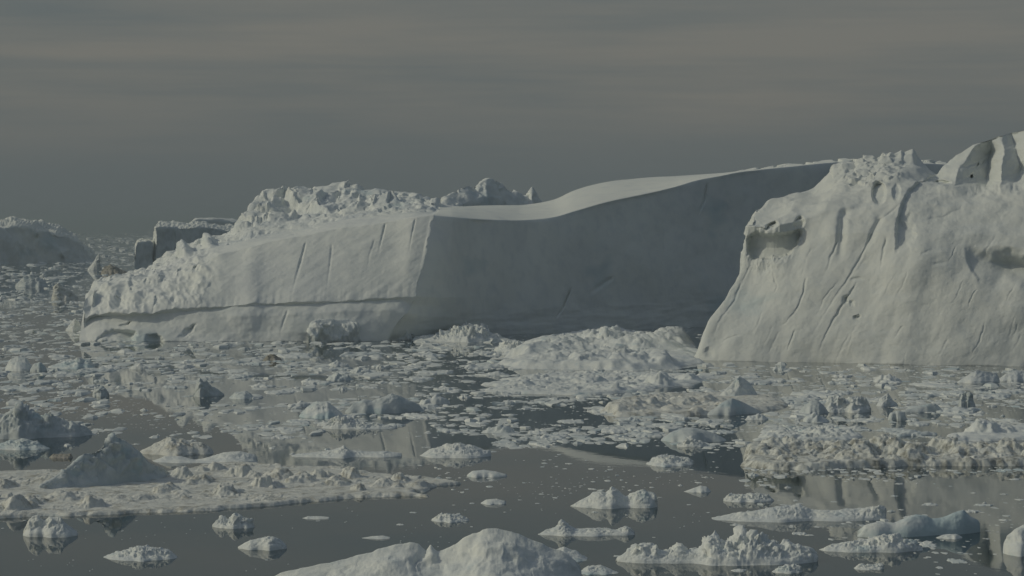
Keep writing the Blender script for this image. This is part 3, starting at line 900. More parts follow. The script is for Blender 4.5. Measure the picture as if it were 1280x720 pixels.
def hero_ice():
    bit, flo = "bergy_bit", "ice_floe"
    cf, sf = crest_floe, sheet_floe
    # ---------------- closest to the viewer
    cf(bit, "big white bergy bit with blue shaded front, closest to the viewer", "bergy bit",
       [(340, 722), (352, 716), (385, 709), (430, 697), (470, 687), (500, 679), (512, 677), (524, 680), (532, 690), (538, 681), (546, 690), (570, 683), (588, 671), (604, 663), (620, 662), (640, 666), (665, 676), (700, 687), (716, 700), (726, 722)],
       756, 26, M_WHITE, rough=0.10, block=0.035, pf=0.8, pb=1.3, seed=3, front=0.7, lump=0.08, cell=6.0)
    cf(flo, "low smooth white ice tongue beside the closest big bergy bit", "ice floe", [(690, 688), (705, 683), (722, 690), (738, 700), (752, 703)], 703, 12, M_WHITE, rough=0.15, block=0.05, seed=4)
    cf(flo, "small bluish slab at the bottom edge just past the closest bergy bit", "ice floe", [(722, 716), (735, 707), (752, 706), (775, 716)], 719, 8, M_BLUE, rough=0.15, block=0.1, seed=5)
    cf(flo, "lumpy white rubble floe nearest the lower edge, its front knobbly", "ice floe",
       [(772, 698), (786, 688), (802, 680), (814, 679), (824, 688), (840, 687), (852, 681), (862, 688), (874, 687), (886, 669), (896, 671), (906, 677), (922, 667), (945, 667), (962, 674), (985, 680), (1010, 684), (1022, 690)],
       707, 15, M_WHITE, rough=0.3, block=0.22, seed=6, pf=1.05, lump=0.1)
    cf(flo, "white floe with rusty tinge adjoining the lumpy rubble floe and the blue berg", "ice floe",
       [(1022, 688), (1040, 680), (1060, 676), (1085, 674), (1105, 668), (1125, 670), (1145, 676), (1154, 685)], 691, 10, M_WHITE, rough=0.3, block=0.2, seed=7, pf=1.05)
    cf(flo, "long low white floe with a knob near one end below the saddle floe", "ice floe",
       [(672, 668), (684, 661), (694, 658), (702, 650), (712, 656), (722, 661), (745, 659), (770, 661), (785, 657), (794, 664)], 671, 9, M_WHITE, rough=0.3, block=0.15, seed=8, pf=1.05)
    cf(flo, "saddle shaped white floe with two humps in dark open water", "ice floe",
       [(712, 632), (728, 624), (742, 616), (750, 614), (758, 615), (765, 607), (774, 614), (784, 621), (796, 613), (806, 612), (818, 617), (822, 628)], 636, 12, M_WHITE, rough=0.2, block=0.12, seed=9, pf=1.05)
    cf(flo, "small smooth pointed white floe alone beside the saddle shaped floe", "ice floe", [(853, 615), (864, 611), (876, 606.5), (884, 608), (889, 614)], 616, 6, M_WHITE, rough=0.12, block=0.05, seed=10)
    cf(flo, "low knobbly white floe between the pointed floe and the mud stained ridge", "ice floe", [(904, 623), (915, 617), (930, 617), (945, 616), (960, 618), (968, 624)], 628, 8, M_WHITE, rough=0.35, block=0.25, seed=11)
    cf(flo, "very long flat white floe tapering to both ends under the mud stained ridge", "ice floe",
       [(878, 652), (900, 645), (925, 640), (950, 637), (975, 632), (1000, 631), (1015, 637), (1040, 638), (1062, 636), (1080, 634), (1106, 632), (1108, 637)], 653, 16, M_WHITE, rough=0.2, block=0.1, seed=12, pf=1.05)
    cf(bit, "glassy blue bergy bit with a rising crest and shaded side", "bergy bit",
       [(1072, 664), (1082, 656), (1098, 652), (1118, 653), (1132, 647), (1146, 642), (1156, 644), (1166, 648), (1180, 646), (1196, 639), (1206, 637), (1214, 645), (1224, 650), (1226, 660)], 671, 11, M_BLUE, rough=0.08, block=0.03, pf=2.60, pb=1.2, seed=13, yaw=0.35, front=0.5)
    cf(bit, "tall white bergy bit cut by the picture's edge beside the blue bergy bit", "bergy bit", [(1255, 680), (1262, 668), (1272, 660), (1284, 655), (1300, 652), (1320, 660), (1335, 690)], 696, 14, M_WHITE, rough=0.15, block=0.08, pf=1.05, seed=14)
    cf(flo, "small ragged white floe at the bottom edge under the blue bergy bit", "ice floe", [(1066, 712), (1075, 705), (1090, 706), (1104, 704), (1106, 710)], 713, 6, M_WHITE, rough=0.35, block=0.3, seed=15)
    cf(flo, "flat ragged floe with pale streaks in the bottom corner water", "ice floe", [(962, 716), (975, 708), (990, 705), (1000, 706), (1004, 714)], 717, 6, M_WHITE, rough=0.35, block=0.25, seed=16)
    cf(flo, "small low white floe in front of the blue bergy bit", "ice floe", [(1170, 672), (1180, 668), (1196, 667), (1204, 671)], 674, 5, M_WHITE, rough=0.2, block=0.1, seed=17)
    cf(flo, "lone ragged white floe in dark water under the lens shaped floe", "ice floe", [(538, 650), (548, 643), (560, 642), (575, 643), (586, 648)], 653, 9, M_WHITE, rough=0.3, block=0.25, seed=18)
    cf(flo, "smooth lens shaped white floe alone in open water", "ice floe", [(583, 594), (590, 588.5), (605, 587), (620, 589), (634, 593)], 597, 9, M_WHITE, rough=0.06, block=0.0, pf=2.50, seed=19)
    cf(flo, "small oval white floe directly below the lens shaped floe", "ice floe", [(600, 629), (608, 624), (620, 623), (632, 626)], 631, 7, M_WHITE, rough=0.15, block=0.05, seed=20)
    cf(flo, "thin bar of white ice below the big dirty floe", "ice floe", [(376, 648), (384, 645), (400, 645), (412, 646)], 649, 4, M_WHITE, rough=0.1, block=0.05, seed=21)
    cf(flo, "knobbly white floe just off the near edge of the big dirty floe", "ice floe", [(266, 656), (276, 646), (284, 648), (292, 642), (304, 645), (314, 650), (318, 657)], 661, 8, M_WHITE, rough=0.35, block=0.25, seed=22, pf=1.05)
    cf(flo, "rounded white floe with a shaded underside below the knobbly floe", "ice floe", [(297, 683), (308, 677), (325, 672), (340, 670), (350, 674), (358, 681)], 688, 8, M_WHITE, rough=0.15, block=0.1, seed=23, pf=2.40)
    cf(flo, "broad crusted white floe near the bottom corner under the big dirty floe", "ice floe", [(128, 696), (145, 690), (162, 686), (175, 682), (195, 684), (212, 688), (221, 696)], 702, 14, M_WHITE, rough=0.3, block=0.2, seed=24)
    cf(flo, "thin sliver of ice drifting before the closest big bergy bit", "ice floe", [(452, 672), (465, 670), (478, 669), (488, 671)], 674, 4, M_WHITE, rough=0.1, block=0.05, seed=25)
    cf(bit, "pair of rounded white knobs touching the near edge of the big dirty floe", "bergy bit", [(28, 662), (36, 648), (46, 645), (52, 652), (62, 646), (74, 646), (82, 655), (96, 664)], 672, 9, M_WHITE, rough=0.25, block=0.12, seed=26, pf=1.05)
    # ---------------- big dirty floe and what stands by it
    sf(flo, "largest floe, broad and dirty cream, strewn with knobs and brown stains", "ice floe",
       [(-60, 652), (0, 648), (60, 645.5), (120, 644.5), (190, 641), (260, 638.5), (330, 633), (390, 627), (450, 622), (500, 620), (535, 621.5), (528, 614), (572, 604), (545, 600), (500, 597), (455, 592), (430, 586), (390, 586), (340, 584), (310, 579), (262, 581), (235, 588), (200, 592), (150, 596), (110, 592), (60, 590), (20, 590), (-60, 596)],
       0.8, M_DIRT, hum=0.42, pk=0.8, rough=0.22, cell=3.6, seed=31, edge=2.2, wob=2.0,
       peaks=[(20, 640, 26, 16, 1.0), (40, 634, 14, 10, 1.0), (75, 628, 16, 18, 1.2), (118, 636, 18, 14, 0.9), (150, 630, 10, 24, 1.5), (205, 618, 16, 16, 1.1), (225, 600, 18, 14, 1.0), (250, 606, 14, 14, 1.1), (280, 620, 16, 16, 1.0), (300, 598, 20, 16, 1.0),
              (330, 612, 20, 12, 0.9), (352, 600, 18, 14, 1.0), (375, 604, 16, 14, 1.0), (398, 600, 16, 10, 1.0), (420, 608, 14, 14, 1.0), (448, 616, 12, 7, 0.8), (438, 600, 18, 12, 1.0), (480, 610, 14, 14, 1.2), (498, 604, 14, 9, 1.0), (525, 610, 9, 14, 1.2), (270, 590, 14, 10, 1.0), (-20, 628, 24, 18, 1.0), (5, 612, 16, 16, 1.2), (60, 606, 10, 18, 1.4), (180, 628, 8, 16, 1.2)])
    cf(bit, "sharp peaked grey bergy bit with a sunlit edge standing at the big dirty floe", "bergy bit",
       [(48, 607), (62, 601), (80, 588), (95, 576), (104, 568), (113, 566), (125, 558), (134, 550), (141, 543), (148, 549), (158, 556), (170, 563), (180, 573), (190, 579), (204, 583), (214, 592)], 611, 15, M_GREY, rough=0.26, block=0.2, pf=0.85, pb=0.9, seed=33, yaw=0.85, front=0.5, lump=0.10)
    cf(flo, "cream rounded dirty hummock behind the sharp peaked bergy bit", "ice floe", [(174, 565), (185, 558), (200, 551), (212, 545.5), (226, 548), (240, 552), (252, 553), (264, 560), (267, 567)], 570, 22, M_DIRT, rough=0.15, block=0.1, seed=34, pf=1.05)
    cf(flo, "long thin snowy floe between the cream hummock and the big dirty floe", "ice floe", [(186, 578), (205, 570), (225, 570), (245, 575), (262, 571), (280, 565), (300, 564), (318, 568), (322, 572)], 580, 18, M_WHITE, rough=0.15, block=0.08, seed=35)
    cf(flo, "thin dark stained plank of ice beside the tilted blocks", "ice floe", [(60, 572), (66, 567), (88, 567), (91, 572)], 573, 5, M_BROWN, rough=0.1, block=0.1, seed=36)
    cf(bit, "tilted grey ice blocks with white tops, at the picture's edge above the peaked bit", "bergy bit",
       [(-30, 538), (-10, 528), (8, 515), (24, 504.5), (36, 512), (46, 517), (52, 523), (60, 513), (68, 520), (78, 524), (95, 527), (106, 532), (114, 539)], 549, 26, M_GREY, rough=0.12, block=0.2, seed=37, yaw=0.4, pf=1.05, cell=6)
    cf(flo, "low mottled ice apron in front of the tilted grey blocks", "ice floe", [(-10, 558), (8, 551), (28, 548), (46, 553), (62, 560)], 563, 14, M_BLUE, rough=0.25, block=0.2, seed=38)
    # ---------------- middle distance
    sf(flo, "wide mound of hummocked rubble ice below the tabular berg's dark wall", "ice floe",
       [(630, 459), (660, 462), (720, 463), (790, 463), (850, 461), (872, 452), (868, 440), (862, 428), (840, 421), (780, 418), (720, 419), (680, 423), (645, 436)],
       3.0, M_WHITE, hum=1.0, pk=0.62, rough=0.9, cell=11, seed=41, edge=14, wob=7, res=0.5, rub=1.0,
       peaks=[(660, 446, 22, 40, 1.1), (700, 440, 28, 50, 1.2), (750, 434, 31, 40, 1.0), (765, 436, 30, 26, 0.9), (800, 442, 30, 46, 1.1), (838, 433, 29, 28, 0.8), (690, 458, 16, 30, 1.0), (740, 458, 18, 34, 1.0), (785, 458, 20, 30, 0.9), (825, 458, 18, 30, 1.0)])
    cf(bit, "crumbled white bergy bit against the dark wall beside the ice foot", "bergy bit", [(514, 424), (528, 420), (545, 418), (558, 414), (568, 409), (580, 408), (586, 404), (592, 408), (604, 408), (612, 415), (622, 418), (630, 424)], 428, 60, M_WHITE, rough=0.3, block=0.3, seed=42, pf=1.05, cell=5)
    cf(flo, "low shelf of white ice linking the crumbled bit and the rubble mound", "ice floe", [(618, 436), (630, 428), (645, 425), (660, 430), (668, 437)], 440, 30, M_WHITE, rough=0.3, block=0.3, seed=43)
    sf(flo, "broad jumbled field of brash ice frozen together before the rubble mound", "ice floe",
       [(600, 490), (650, 492), (720, 494), (790, 490), (860, 482), (885, 474), (850, 468), (760, 467), (680, 468), (630, 473)], 1.0, M_WHITE, hum=0.7, pk=0.6, rough=0.5, cell=6.5, seed=44, edge=5, wob=8, res=0.45, rub=0.5,
       peaks=[(820, 482, 22, 14, 0.9), (815, 478, 18, 20, 1.0), (690, 480, 10, 20, 1.0), (740, 480, 14, 20, 1.0), (860, 476, 14, 14, 1.0), (650, 484, 10, 14, 1)])
    sf(flo, "cream stained floe with a rounded end above the lens of grey ice", "ice floe",
       [(752, 516), (770, 521), (800, 521), (850, 520), (905, 518), (950, 516), (985, 508), (975, 498), (930, 494), (880, 494), (830, 495), (790, 498), (765, 504)], 1.3, M_DIRT, hum=0.7, cell=4, seed=45, edge=4, wob=2.5, res=0.4,
       peaks=[(785, 514, 16, 28, 0.9), (810, 512, 14, 20, 1.0), (850, 508, 12, 20, 1), (880, 506, 12, 18, 1), (838, 516, 8, 12, 1), (870, 518, 7, 10, 1)])
    cf(bit, "white pyramid of ice standing on the cream stained floe", "bergy bit", [(898, 496), (908, 485), (918, 476), (925, 469), (932, 474), (940, 482), (947, 492)], 500, 14, M_WHITE, rough=0.1, block=0.1, seed=46, yaw=0.5, pf=1.05)
    cf(bit, "low dark grey wedge of ice at the edge of the cream stained floe", "bergy bit", [(884, 517), (896, 508), (908, 500), (916, 497), (930, 503), (944, 510), (953, 516)], 519, 14, M_GREY, rough=0.06, block=0.03, seed=47, yaw=0.6, pf=1.05)
    cf(flo, "lens of grey ice with a snowy rim in dark water", "ice floe", [(826, 550), (838, 540), (852, 535), (866, 534), (880, 537), (895, 542), (908, 549)], 554, 22, M_GREY, rough=0.06, block=0.02, pf=2.40, seed=48)
    cf(flo, "patch of small white knobs in front of the lens of grey ice", "ice floe", [(846, 556), (856, 550), (866, 547), (876, 550), (886, 556)], 559, 7, M_WHITE, rough=0.3, block=0.3, seed=49)
    cf(flo, "mottled grey floe at the end of the pale reflection in the water", "ice floe", [(808, 580), (818, 571), (830, 568), (846, 570), (858, 570), (868, 576)], 583, 16, M_PACK, rough=0.3, block=0.25, seed=50)
    sf(flo, "long mud stained ridge of rubble ice with a dark waterline", "ice floe",
       [(932, 584), (960, 587), (1010, 588), (1060, 585), (1110, 584), (1160, 582), (1220, 583), (1330, 581), (1330, 562), (1230, 563), (1180, 564), (1120, 562), (1060, 563), (1000, 563), (955, 564), (935, 570)], 1.8, M_DARK, hum=0.45, cell=5.5, seed=51, edge=2.4, wob=1.8, res=0.22, rub=0.3, rough=0.4, pk=0.75,
       peaks=[(945, 574, 20, 18, 0.9), (965, 572, 24, 20, 1.0), (990, 571, 24, 20, 1.0), (1015, 572, 18, 20, 1.0), (1045, 572, 20, 22, 1.0), (1075, 573, 22, 22, 1.0), (1100, 571, 26, 16, 0.9), (1115, 571, 28, 18, 0.9), (1145, 575, 24, 16, 0.9), (1180, 572, 28, 20, 1.0), (1200, 574, 20, 18, 1.0), (1235, 574, 18, 22, 1.0), (1262, 575, 26, 14, 0.9), (1290, 575, 20, 20, 1.0), (980, 583, 12, 10, 1), (1060, 581, 16, 14, 0.9), (1082, 581, 16, 14, 0.9), (1140, 580, 16, 14, 0.9)])
    sf(flo, "flat snowy floe behind the mud stained ridge carrying a white cone", "ice floe",
       [(1170, 556), (1220, 552), (1290, 550), (1330, 549), (1330, 536), (1280, 535), (1225, 538), (1190, 545)], 1.0, M_WHITE, hum=0.5, cell=4, seed=52, edge=4, wob=2, res=0.35, peaks=[(1233, 544, 22, 18, 0.9), (1260, 541, 8, 20, 1.2), (1186, 550, 10, 12, 1.0)])
    sf(flo, "dirty white floe beyond the mud stained ridge, covered in small lumps", "ice floe",
       [(945, 551), (1000, 552), (1060, 550), (1080, 545), (1050, 538), (990, 536), (950, 540)], 0.9, M_PACK, hum=0.9, cell=3.0, seed=53, edge=3, wob=2.5, res=0.35, rub=0.6, peaks=[(1020, 546, 10, 14, 1.0), (1040, 543, 9, 12, 1), (975, 546, 10, 16, 1)])
    cf(bit, "smooth grey dome of ice beside a white peak in the crowded pack", "bergy bit", [(998, 516), (1006, 506), (1014, 501), (1022, 501), (1030, 506), (1036, 515)], 518, 13, M_GREY, rough=0.08, block=0.04, seed=54)
    cf(bit, "white jagged block next to the smooth grey dome", "bergy bit", [(1028, 511), (1036, 500), (1044, 493), (1050, 495), (1056, 500), (1064, 496), (1078, 495), (1086, 500), (1088, 508)], 516, 14, M_WHITE, rough=0.2, block=0.3, seed=55)
    cf(bit, "small pointed white tooth of ice between the jagged block and the dark wedge", "bergy bit", [(1096, 506), (1102, 497), (1110, 491), (1115, 498), (1123, 506)], 508, 9, M_WHITE, rough=0.15, block=0.2, seed=56, yaw=0.4)
    cf(bit, "dark flat wedge of ice rising to a blunt end in the pack", "bergy bit", [(1126, 513), (1145, 509), (1160, 505), (1168, 503.5), (1175, 508), (1178, 513)], 516, 9, M_GREY, rough=0.05, block=0.05, seed=57, pf=2.50, yaw=0.3)
    cf(bit, "rounded dark stub of ice just under the dark flat wedge", "bergy bit", [(1110, 524), (1113, 516), (1122, 513), (1131, 515), (1134, 524)], 526, 7, M_GREY, rough=0.06, block=0.05, seed=58, pf=3.00)
    cf(bit, "upright grey pillar of ice in front of the domed berg's reflection", "bergy bit", [(1198, 508), (1202, 492), (1208, 489), (1214, 494), (1220, 506)], 510, 7, M_GREY, rough=0.1, block=0.15, seed=59, pf=2.50)
    cf(bit, "tilted white slab with a shaded end under the domed berg's waterline", "bergy bit", [(1196, 478), (1208, 470), (1221, 462), (1232, 464), (1246, 466), (1250, 474)], 479, 14, M_WHITE, rough=0.06, block=0.06, seed=60, yaw=0.3, pf=1.05)
    cf(bit, "second tilted slab, smaller, touching the edge beside the tilted white slab", "bergy bit", [(1248, 474), (1258, 467), (1270, 463), (1282, 463), (1292, 470)], 477, 12, M_WHITE, rough=0.06, block=0.06, seed=61, yaw=0.3)
    cf(bit, "dark angular block with a pointed tip among the pack before the tabular berg", "bergy bit", [(242, 493), (246, 480), (250, 471.5), (254, 478), (258, 475), (264, 483), (272, 486), (280, 492)], 496, 12, M_GREY, rough=0.1, block=0.15, seed=62, yaw=0.6, pf=1.05)
    cf(bit, "blue tinted dome of ice beside the dark double hump", "bergy bit", [(374, 519), (384, 508), (396, 501), (408, 502), (418, 508), (428, 517)], 523, 18, M_BLUE, rough=0.12, block=0.08, seed=63)
    cf(bit, "dark double humped bergy bit with a frosted rim before the tabular berg", "bergy bit", [(432, 513), (442, 504), (455, 499), (466, 501), (476, 497), (490, 492), (500, 495), (512, 500), (524, 506), (530, 514)], 517, 16, M_GREY, rough=0.08, block=0.06, seed=64, yaw=0.4, pf=2.40)
    cf(flo, "crusty white floe lying before the dark double hump", "ice floe", [(404, 532), (416, 521), (430, 520), (450, 526), (470, 529), (488, 532), (496, 535)], 537, 14, M_WHITE, rough=0.3, block=0.3, seed=65)
    cf(flo, "white floe with a shaded hollow close to the lens shaped floe", "ice floe", [(524, 570), (536, 562), (550, 558), (562, 555), (575, 554), (590, 556), (604, 561), (614, 563)], 573, 20, M_WHITE, rough=0.22, block=0.15, seed=66, pf=1.05)
    cf(flo, "strip of white floe with one dark tipped bump over the big dirty floe", "ice floe", [(356, 573), (372, 567), (395, 565), (415, 562), (430, 557), (438, 563), (460, 564), (485, 564), (502, 566)], 573, 16, M_WHITE, rough=0.18, block=0.12, seed=67)
    cf(bit, "rounded white boulder of ice by the edge under the far pack", "bergy bit", [(6, 460), (12, 449), (22, 445), (32, 447), (40, 458)], 464, 16, M_WHITE, rough=0.1, block=0.08, seed=68, pf=1.05)
    cf(bit, "dark greenish boulder of ice next to the rounded white boulder", "bergy bit", [(37, 462), (42, 454), (50, 452), (58, 461)], 465, 10, M_GREY, rough=0.1, block=0.08, seed=69, pf=2.50)
    cf(flo, "dark edged bluish floe between the boulders and the tabular berg's arch", "ice floe", [(60, 458), (80, 452), (98, 447), (112, 450), (118, 457)], 461, 24, M_BLUE, rough=0.2, block=0.2, seed=70)
    cf(bit, "small brown stained chunk in the pack beneath the tabular berg's foot", "bergy bit", [(328, 450), (334, 444), (342, 443), (352, 448)], 451, 8, M_BROWN, rough=0.2, block=0.2, seed=71)
    cf(bit, "upright white chunk of ice with a flat side close under the tabular berg", "bergy bit", [(115, 492), (119, 484), (128, 483), (135, 490)], 496, 9, M_GREY, rough=0.1, block=0.2, seed=72)
    cf(bit, "brown stained ice block rising from the far pack", "bergy bit", [(64, 372), (68, 358), (72, 355), (80, 361), (92, 366), (98, 372)], 375, 22, M_DIRT, rough=0.15, block=0.2, seed=73, yaw=0.4, pf=1.05)
    cf(bit, "thin white spire leaning in the far pack near the grey berg", "bergy bit", [(110, 336), (116, 329), (121, 320), (124, 318), (124, 327), (127, 335)], 338, 24, M_WHITE, rough=0.1, block=0.1, seed=74, step=0.5)
    cf(bit, "low brownish lump beyond the thin white spire", "bergy bit", [(126, 340), (131, 333), (138, 331), (150, 336), (160, 340)], 343, 40, M_BROWN, rough=0.15, block=0.2, seed=75)
    cf(bit, "dark greenish hummock in the far pack below the grey berg", "bergy bit", [(20, 356), (28, 347), (40, 342), (52, 349), (60, 356)], 359, 50, M_GREY, rough=0.2, block=0.2, seed=76)
    cf(bit, "white tooth of ice at the tabular berg's tip", "bergy bit", [(82, 412), (88, 404), (94, 396), (99, 403), (104, 412)], 414, 18, M_WHITE, rough=0.15, block=0.2, seed=77)
    cf(bit, "pale dome of ice half drowned beside the dark angular block", "bergy bit", [(286, 497), (294, 490), (308, 488), (318, 496)], 499, 12, M_PACK, rough=0.1, block=0.1, seed=78)


# ------------------------------------------------------------------ repeated pack ice
def piece_mesh(name, seed, flat, mat, nx=46, ny=26):
    """One floe or chunk one metre wide."""
    rg = np.random.default_rng(seed)
    x = np.linspace(-0.62, 0.62, nx); y = np.linspace(-0.62, 0.62, ny)
    X, Y = np.meshgrid(x, y, indexing="ij")
    q = np.stack([X, Y, X * 0 + seed * 1.7], -1)
    asp = rg.uniform(0.55, 0.95)
    ang = np.arctan2(Y / asp, X)
    rr = np.hypot(X, Y / asp)
    out = 0.40 + 0.24 * fbm(np.stack([np.cos(ang) * 1.3, np.sin(ang) * 1.3, ang * 0 + seed], -1), 4, seed)
    sd = out - rr
    e = 0.07 if flat else 0.22
    t = np.clip(sd / e, -1, 1)
    if flat:
        hgt = rg.uniform(0.022, 0.045)
        Z = np.where(t > 0, hgt * (1 - (1 - t) ** 2), t * 0.10)
        cx, cy, r = rg.uniform(-0.2, 0.2), rg.uniform(-0.15, 0.15), rg.uniform(0.12, 0.25)
        Z = Z + np.clip(t, 0, 1) * (rg.uniform(0.02, 0.07) * np.clip(1 - np.hypot(X - cx, Y - cy) / r, 0, 1) + 0.022 * np.clip(fbm(q * 5, 4, seed + 1), -0.3, 1) + 0.02 * facets(X * 6, Y * 6, seed)[0])
    else:
        hgt = rg.uniform(0.10, 0.24)
        px_, py_ = rg.uniform(-0.16, 0.16), rg.uniform(-0.1, 0.1)
        d = np.hypot(X - px_, (Y - py_) / asp) / 0.5
        Z = np.where(t > 0, hgt * np.clip(1 - d, 0, 1) ** rg.uniform(0.5, 0.95) + 0.05 * t, t * 0.14)
        Z = Z + np.clip(t, 0, 1) * (hgt * (0.25 * facets(X * 3.4, Y * 3.4, seed)[0] + 0.3 * fbm(q * 3.5, 4, seed + 2)))
    P = np.stack([X, Y, Z], -1)
    N = grid_normals(P); N *= np.sign(N[..., 2:3] + 1e-9)
    c = np.clip(t, 0, 1)
    p3 = P * (9 if flat else 6) + seed
    P = P + N * (c * (0.012 if flat else 0.055) * (facets3(p3, seed + 7)[0] + 0.8 * fbm(p3, 3, seed + 8)))[..., None]
    f = grid_faces(nx, ny).reshape(-1, 4)
    f = f[(P[..., 2].ravel()[f] > -0.03).any(-1)]
    return raw_mesh(name, (P - np.array([0, 0, 0.008])).reshape(-1, 3), f, mat)


def blocked(x, y, grow=1.0):
    for (cx, cy, a, b) in FOOT_E:
        if ((x - cx) / (a * grow)) ** 2 + ((y - cy) / (b * grow)) ** 2 < 0.9:
            return True
    for poly in FOOT_P:
        if bool(inside(np.array(x), np.array(y), poly)):
            return True
    return False


def clump(x, y):
    q = np.array([[x / 34.0, y / 90.0, 1.0]])
    return float(fbm(q, 3, 91)[0])


def pack_ice():
    flats = [piece_mesh("ice_floe", 300 + k, True, M_PACK) for k in range(9)]
    lumps = [piece_mesh("bergy_bit", 400 + k, False, M_PACK) for k in range(9)]
    zones = [  # x0, x1, y0, y1, how many, px sizes, share of flat ones, where
        (-20, 215, 336, 424, 56, 9, 30, 0.75, "in the far pack beyond the tabular berg's tip"),
        (-20, 330, 432, 500, 72, 10, 56, 0.8, "in the pack ice before the tabular berg's arched foot"),
        (330, 640, 428, 548, 84, 10, 64, 0.84, "in the pack ice under the tabular berg's sunlit corner"),
        (620, 900, 492, 562, 46, 9, 52, 0.84, "in dark water around the cream stained floe"),
        (900, 1300, 462, 548, 84, 10, 64, 0.8, "in the crowded pack before the domed berg"),
        (330, 900, 560, 700, 30, 5, 16, 0.8, "in the open water around the saddle shaped floe"),
        (900, 1300, 588, 715, 40, 7, 30, 0.75, "in the water around the blue bergy bit"),
        (100, 330, 500, 562, 18, 5, 18, 0.8, "in the calm water behind the cream hummock"),
    ]
    rnd = random.Random(5)
    for (x0, x1, y0, y1, cnt, s0, s1, fl, where) in zones:
        done = tries = 0
        while done < cnt and tries < cnt * 60:
            tries += 1
            px = rnd.uniform(x0, x1); py = rnd.uniform(y0, y1)
            p = water_pt(px, py)
            if blocked(p[0], p[1], 1.05):
                continue
            if clump(p[0], p[1]) < rnd.uniform(-0.7, 0.25):
                continue
            flat = rnd.random() < fl
            s = s0 + (s1 - s0) * rnd.random() ** 2.0
            if not flat:
                s *= 0.75
            w = s * mpp(p[1])
            o = link("ice_floe" if flat else "bergy_bit", rnd.choice(flats if flat else lumps), (p[0], p[1], 0))
            o.rotation_euler = (0, 0, rnd.uniform(-0.35, 0.35) + rnd.choice((0, math.pi)))
            zs = rnd.uniform(0.75, 1.35)
            o.scale = (w, w * (rnd.uniform(1.4, 3.0) if flat else rnd.uniform(0.9, 1.6)), w * zs * (1.0 if flat else 0.9))
            if flat:
                tag(o, "small flat white floe " + where, "ice floe", "small flat floes " + where)
            else:
                tag(o, "small rough ice chunk " + where, "bergy bit", "small ice chunks " + where)
            FOOT_E.append((p[0], p[1], w * 0.42, w * 0.5))
            done += 1


def brash():
    """Everything too small and too many to count, as one sheet of fragments."""
    rnd = np.random.default_rng(23)
    zones = [  # x0, x1, y0, y1, n, px sizes, clumpiness threshold
        (-40, 260, 291, 300, 450, 3, 14, -0.1), (-40, 240, 298, 330, 1500, 3, 14, -0.3), (-40, 225, 326, 425, 2000, 3, 18, -0.3),
        (-30, 660, 424, 470, 2000, 2.5, 26, -0.2), (-30, 640, 468, 548, 1650, 2, 26, -0.02),
        (620, 900, 462, 560, 1350, 2, 24, -0.03), (860, 1310, 456, 505, 1200, 2, 24, -0.2), (890, 1310, 500, 560, 1150, 2, 26, -0.1),
        (-30, 640, 426, 545, 1300, 2, 7, -0.45), (640, 1310, 460, 556, 1300, 2, 7, -0.45),
        (600, 900, 404, 425, 200, 2, 8, -0.3), (0, 620, 540, 600, 150, 2, 12, 0.1), (540, 930, 555, 625, 220, 2, 12, 0.05), (330, 900, 620, 712, 70, 2, 5, 0.0),
        (925, 1310, 584, 612, 330, 2, 16, -0.1), (925, 1310, 610, 718, 260, 2, 14, 0.0), (-20, 330, 645, 715, 40, 2, 5, 0.0),
    ]
    k = 7
    ang = np.linspace(0, 2 * np.pi, k, endpoint=False)
    Vs, Fs, off = [], [], 0
    for (x0, x1, y0, y1, n, s0, s1, th) in zones:
        px = rnd.uniform(x0, x1, n * 3); py = rnd.uniform(y0, y1, n * 3)
        p = water_pt(px, py)
        c = fbm(np.stack([p[:, 0] / 34, p[:, 1] / 90, p[:, 0] * 0 + 1], -1), 3, 91)
        if y1 < 340:
            c = fbm(np.stack([p[:, 0] / 150, p[:, 1] / 500, p[:, 0] * 0 + 1], -1), 3, 91)
        ok = c > th + rnd.uniform(-0.14, 0.14, len(c))
        for (cx, cy, a, b) in FOOT_E:
            if a > 3:
                ok &= ((p[:, 0] - cx) / a) ** 2 + ((p[:, 1] - cy) / b) ** 2 > 0.85
        for poly in FOOT_P:
            ok &= ~inside(p[:, 0], p[:, 1], poly)
        p = p[ok][:n]
        for q in p:
            w = (s0 + (s1 - s0) * rnd.random() ** 3.6) * mpp(q[1]) * 0.5
            r1 = w * rnd.uniform(0.7, 1.2, k); a = ang + rnd.uniform(-0.35, 0.35, k)
            stretch = rnd.uniform(1.3, 3.4)
            tall = rnd.random() ** 5
            hz = w * (0.05 + 0.26 * tall)
            sh = rnd.uniform(0.45, 0.88)
            tx, ty = rnd.uniform(-0.35, 0.35, 2)
            ring0 = np.stack([q[0] + r1 * np.cos(a), q[1] + r1 * np.sin(a) * stretch, np.full(k, -0.05 * w)], -1)
            cs, sn = np.cos(a), np.sin(a)
            ring1 = np.stack([q[0] + r1 * sh * cs + tx * w * 0.5, q[1] + r1 * sh * sn * stretch, hz * (1 + tx * cs + ty * sn) * rnd.uniform(0.75, 1.15, k)], -1)
            top = np.array([[q[0] + tx * w * 0.4, q[1], hz * rnd.uniform(0.95, 1.35)]])
            Vs.append(np.concatenate([ring0, ring1, top]))
            i = np.arange(k); j = (i + 1) % k
            Fs.append(np.concatenate([np.stack([i, j, j + k], -1), np.stack([i, j + k, i + k], -1), np.stack([i + k, j + k, np.full(k, 2 * k)], -1)]) + off)
            off += 2 * k + 1
    o = link("brash_ice", raw_mesh("brash_ice", np.concatenate(Vs), np.concatenate(Fs), M_BRASH, smooth=False))
    tag(o, "countless small fragments of white brash ice scattered over the water", "brash ice", None, "stuff")


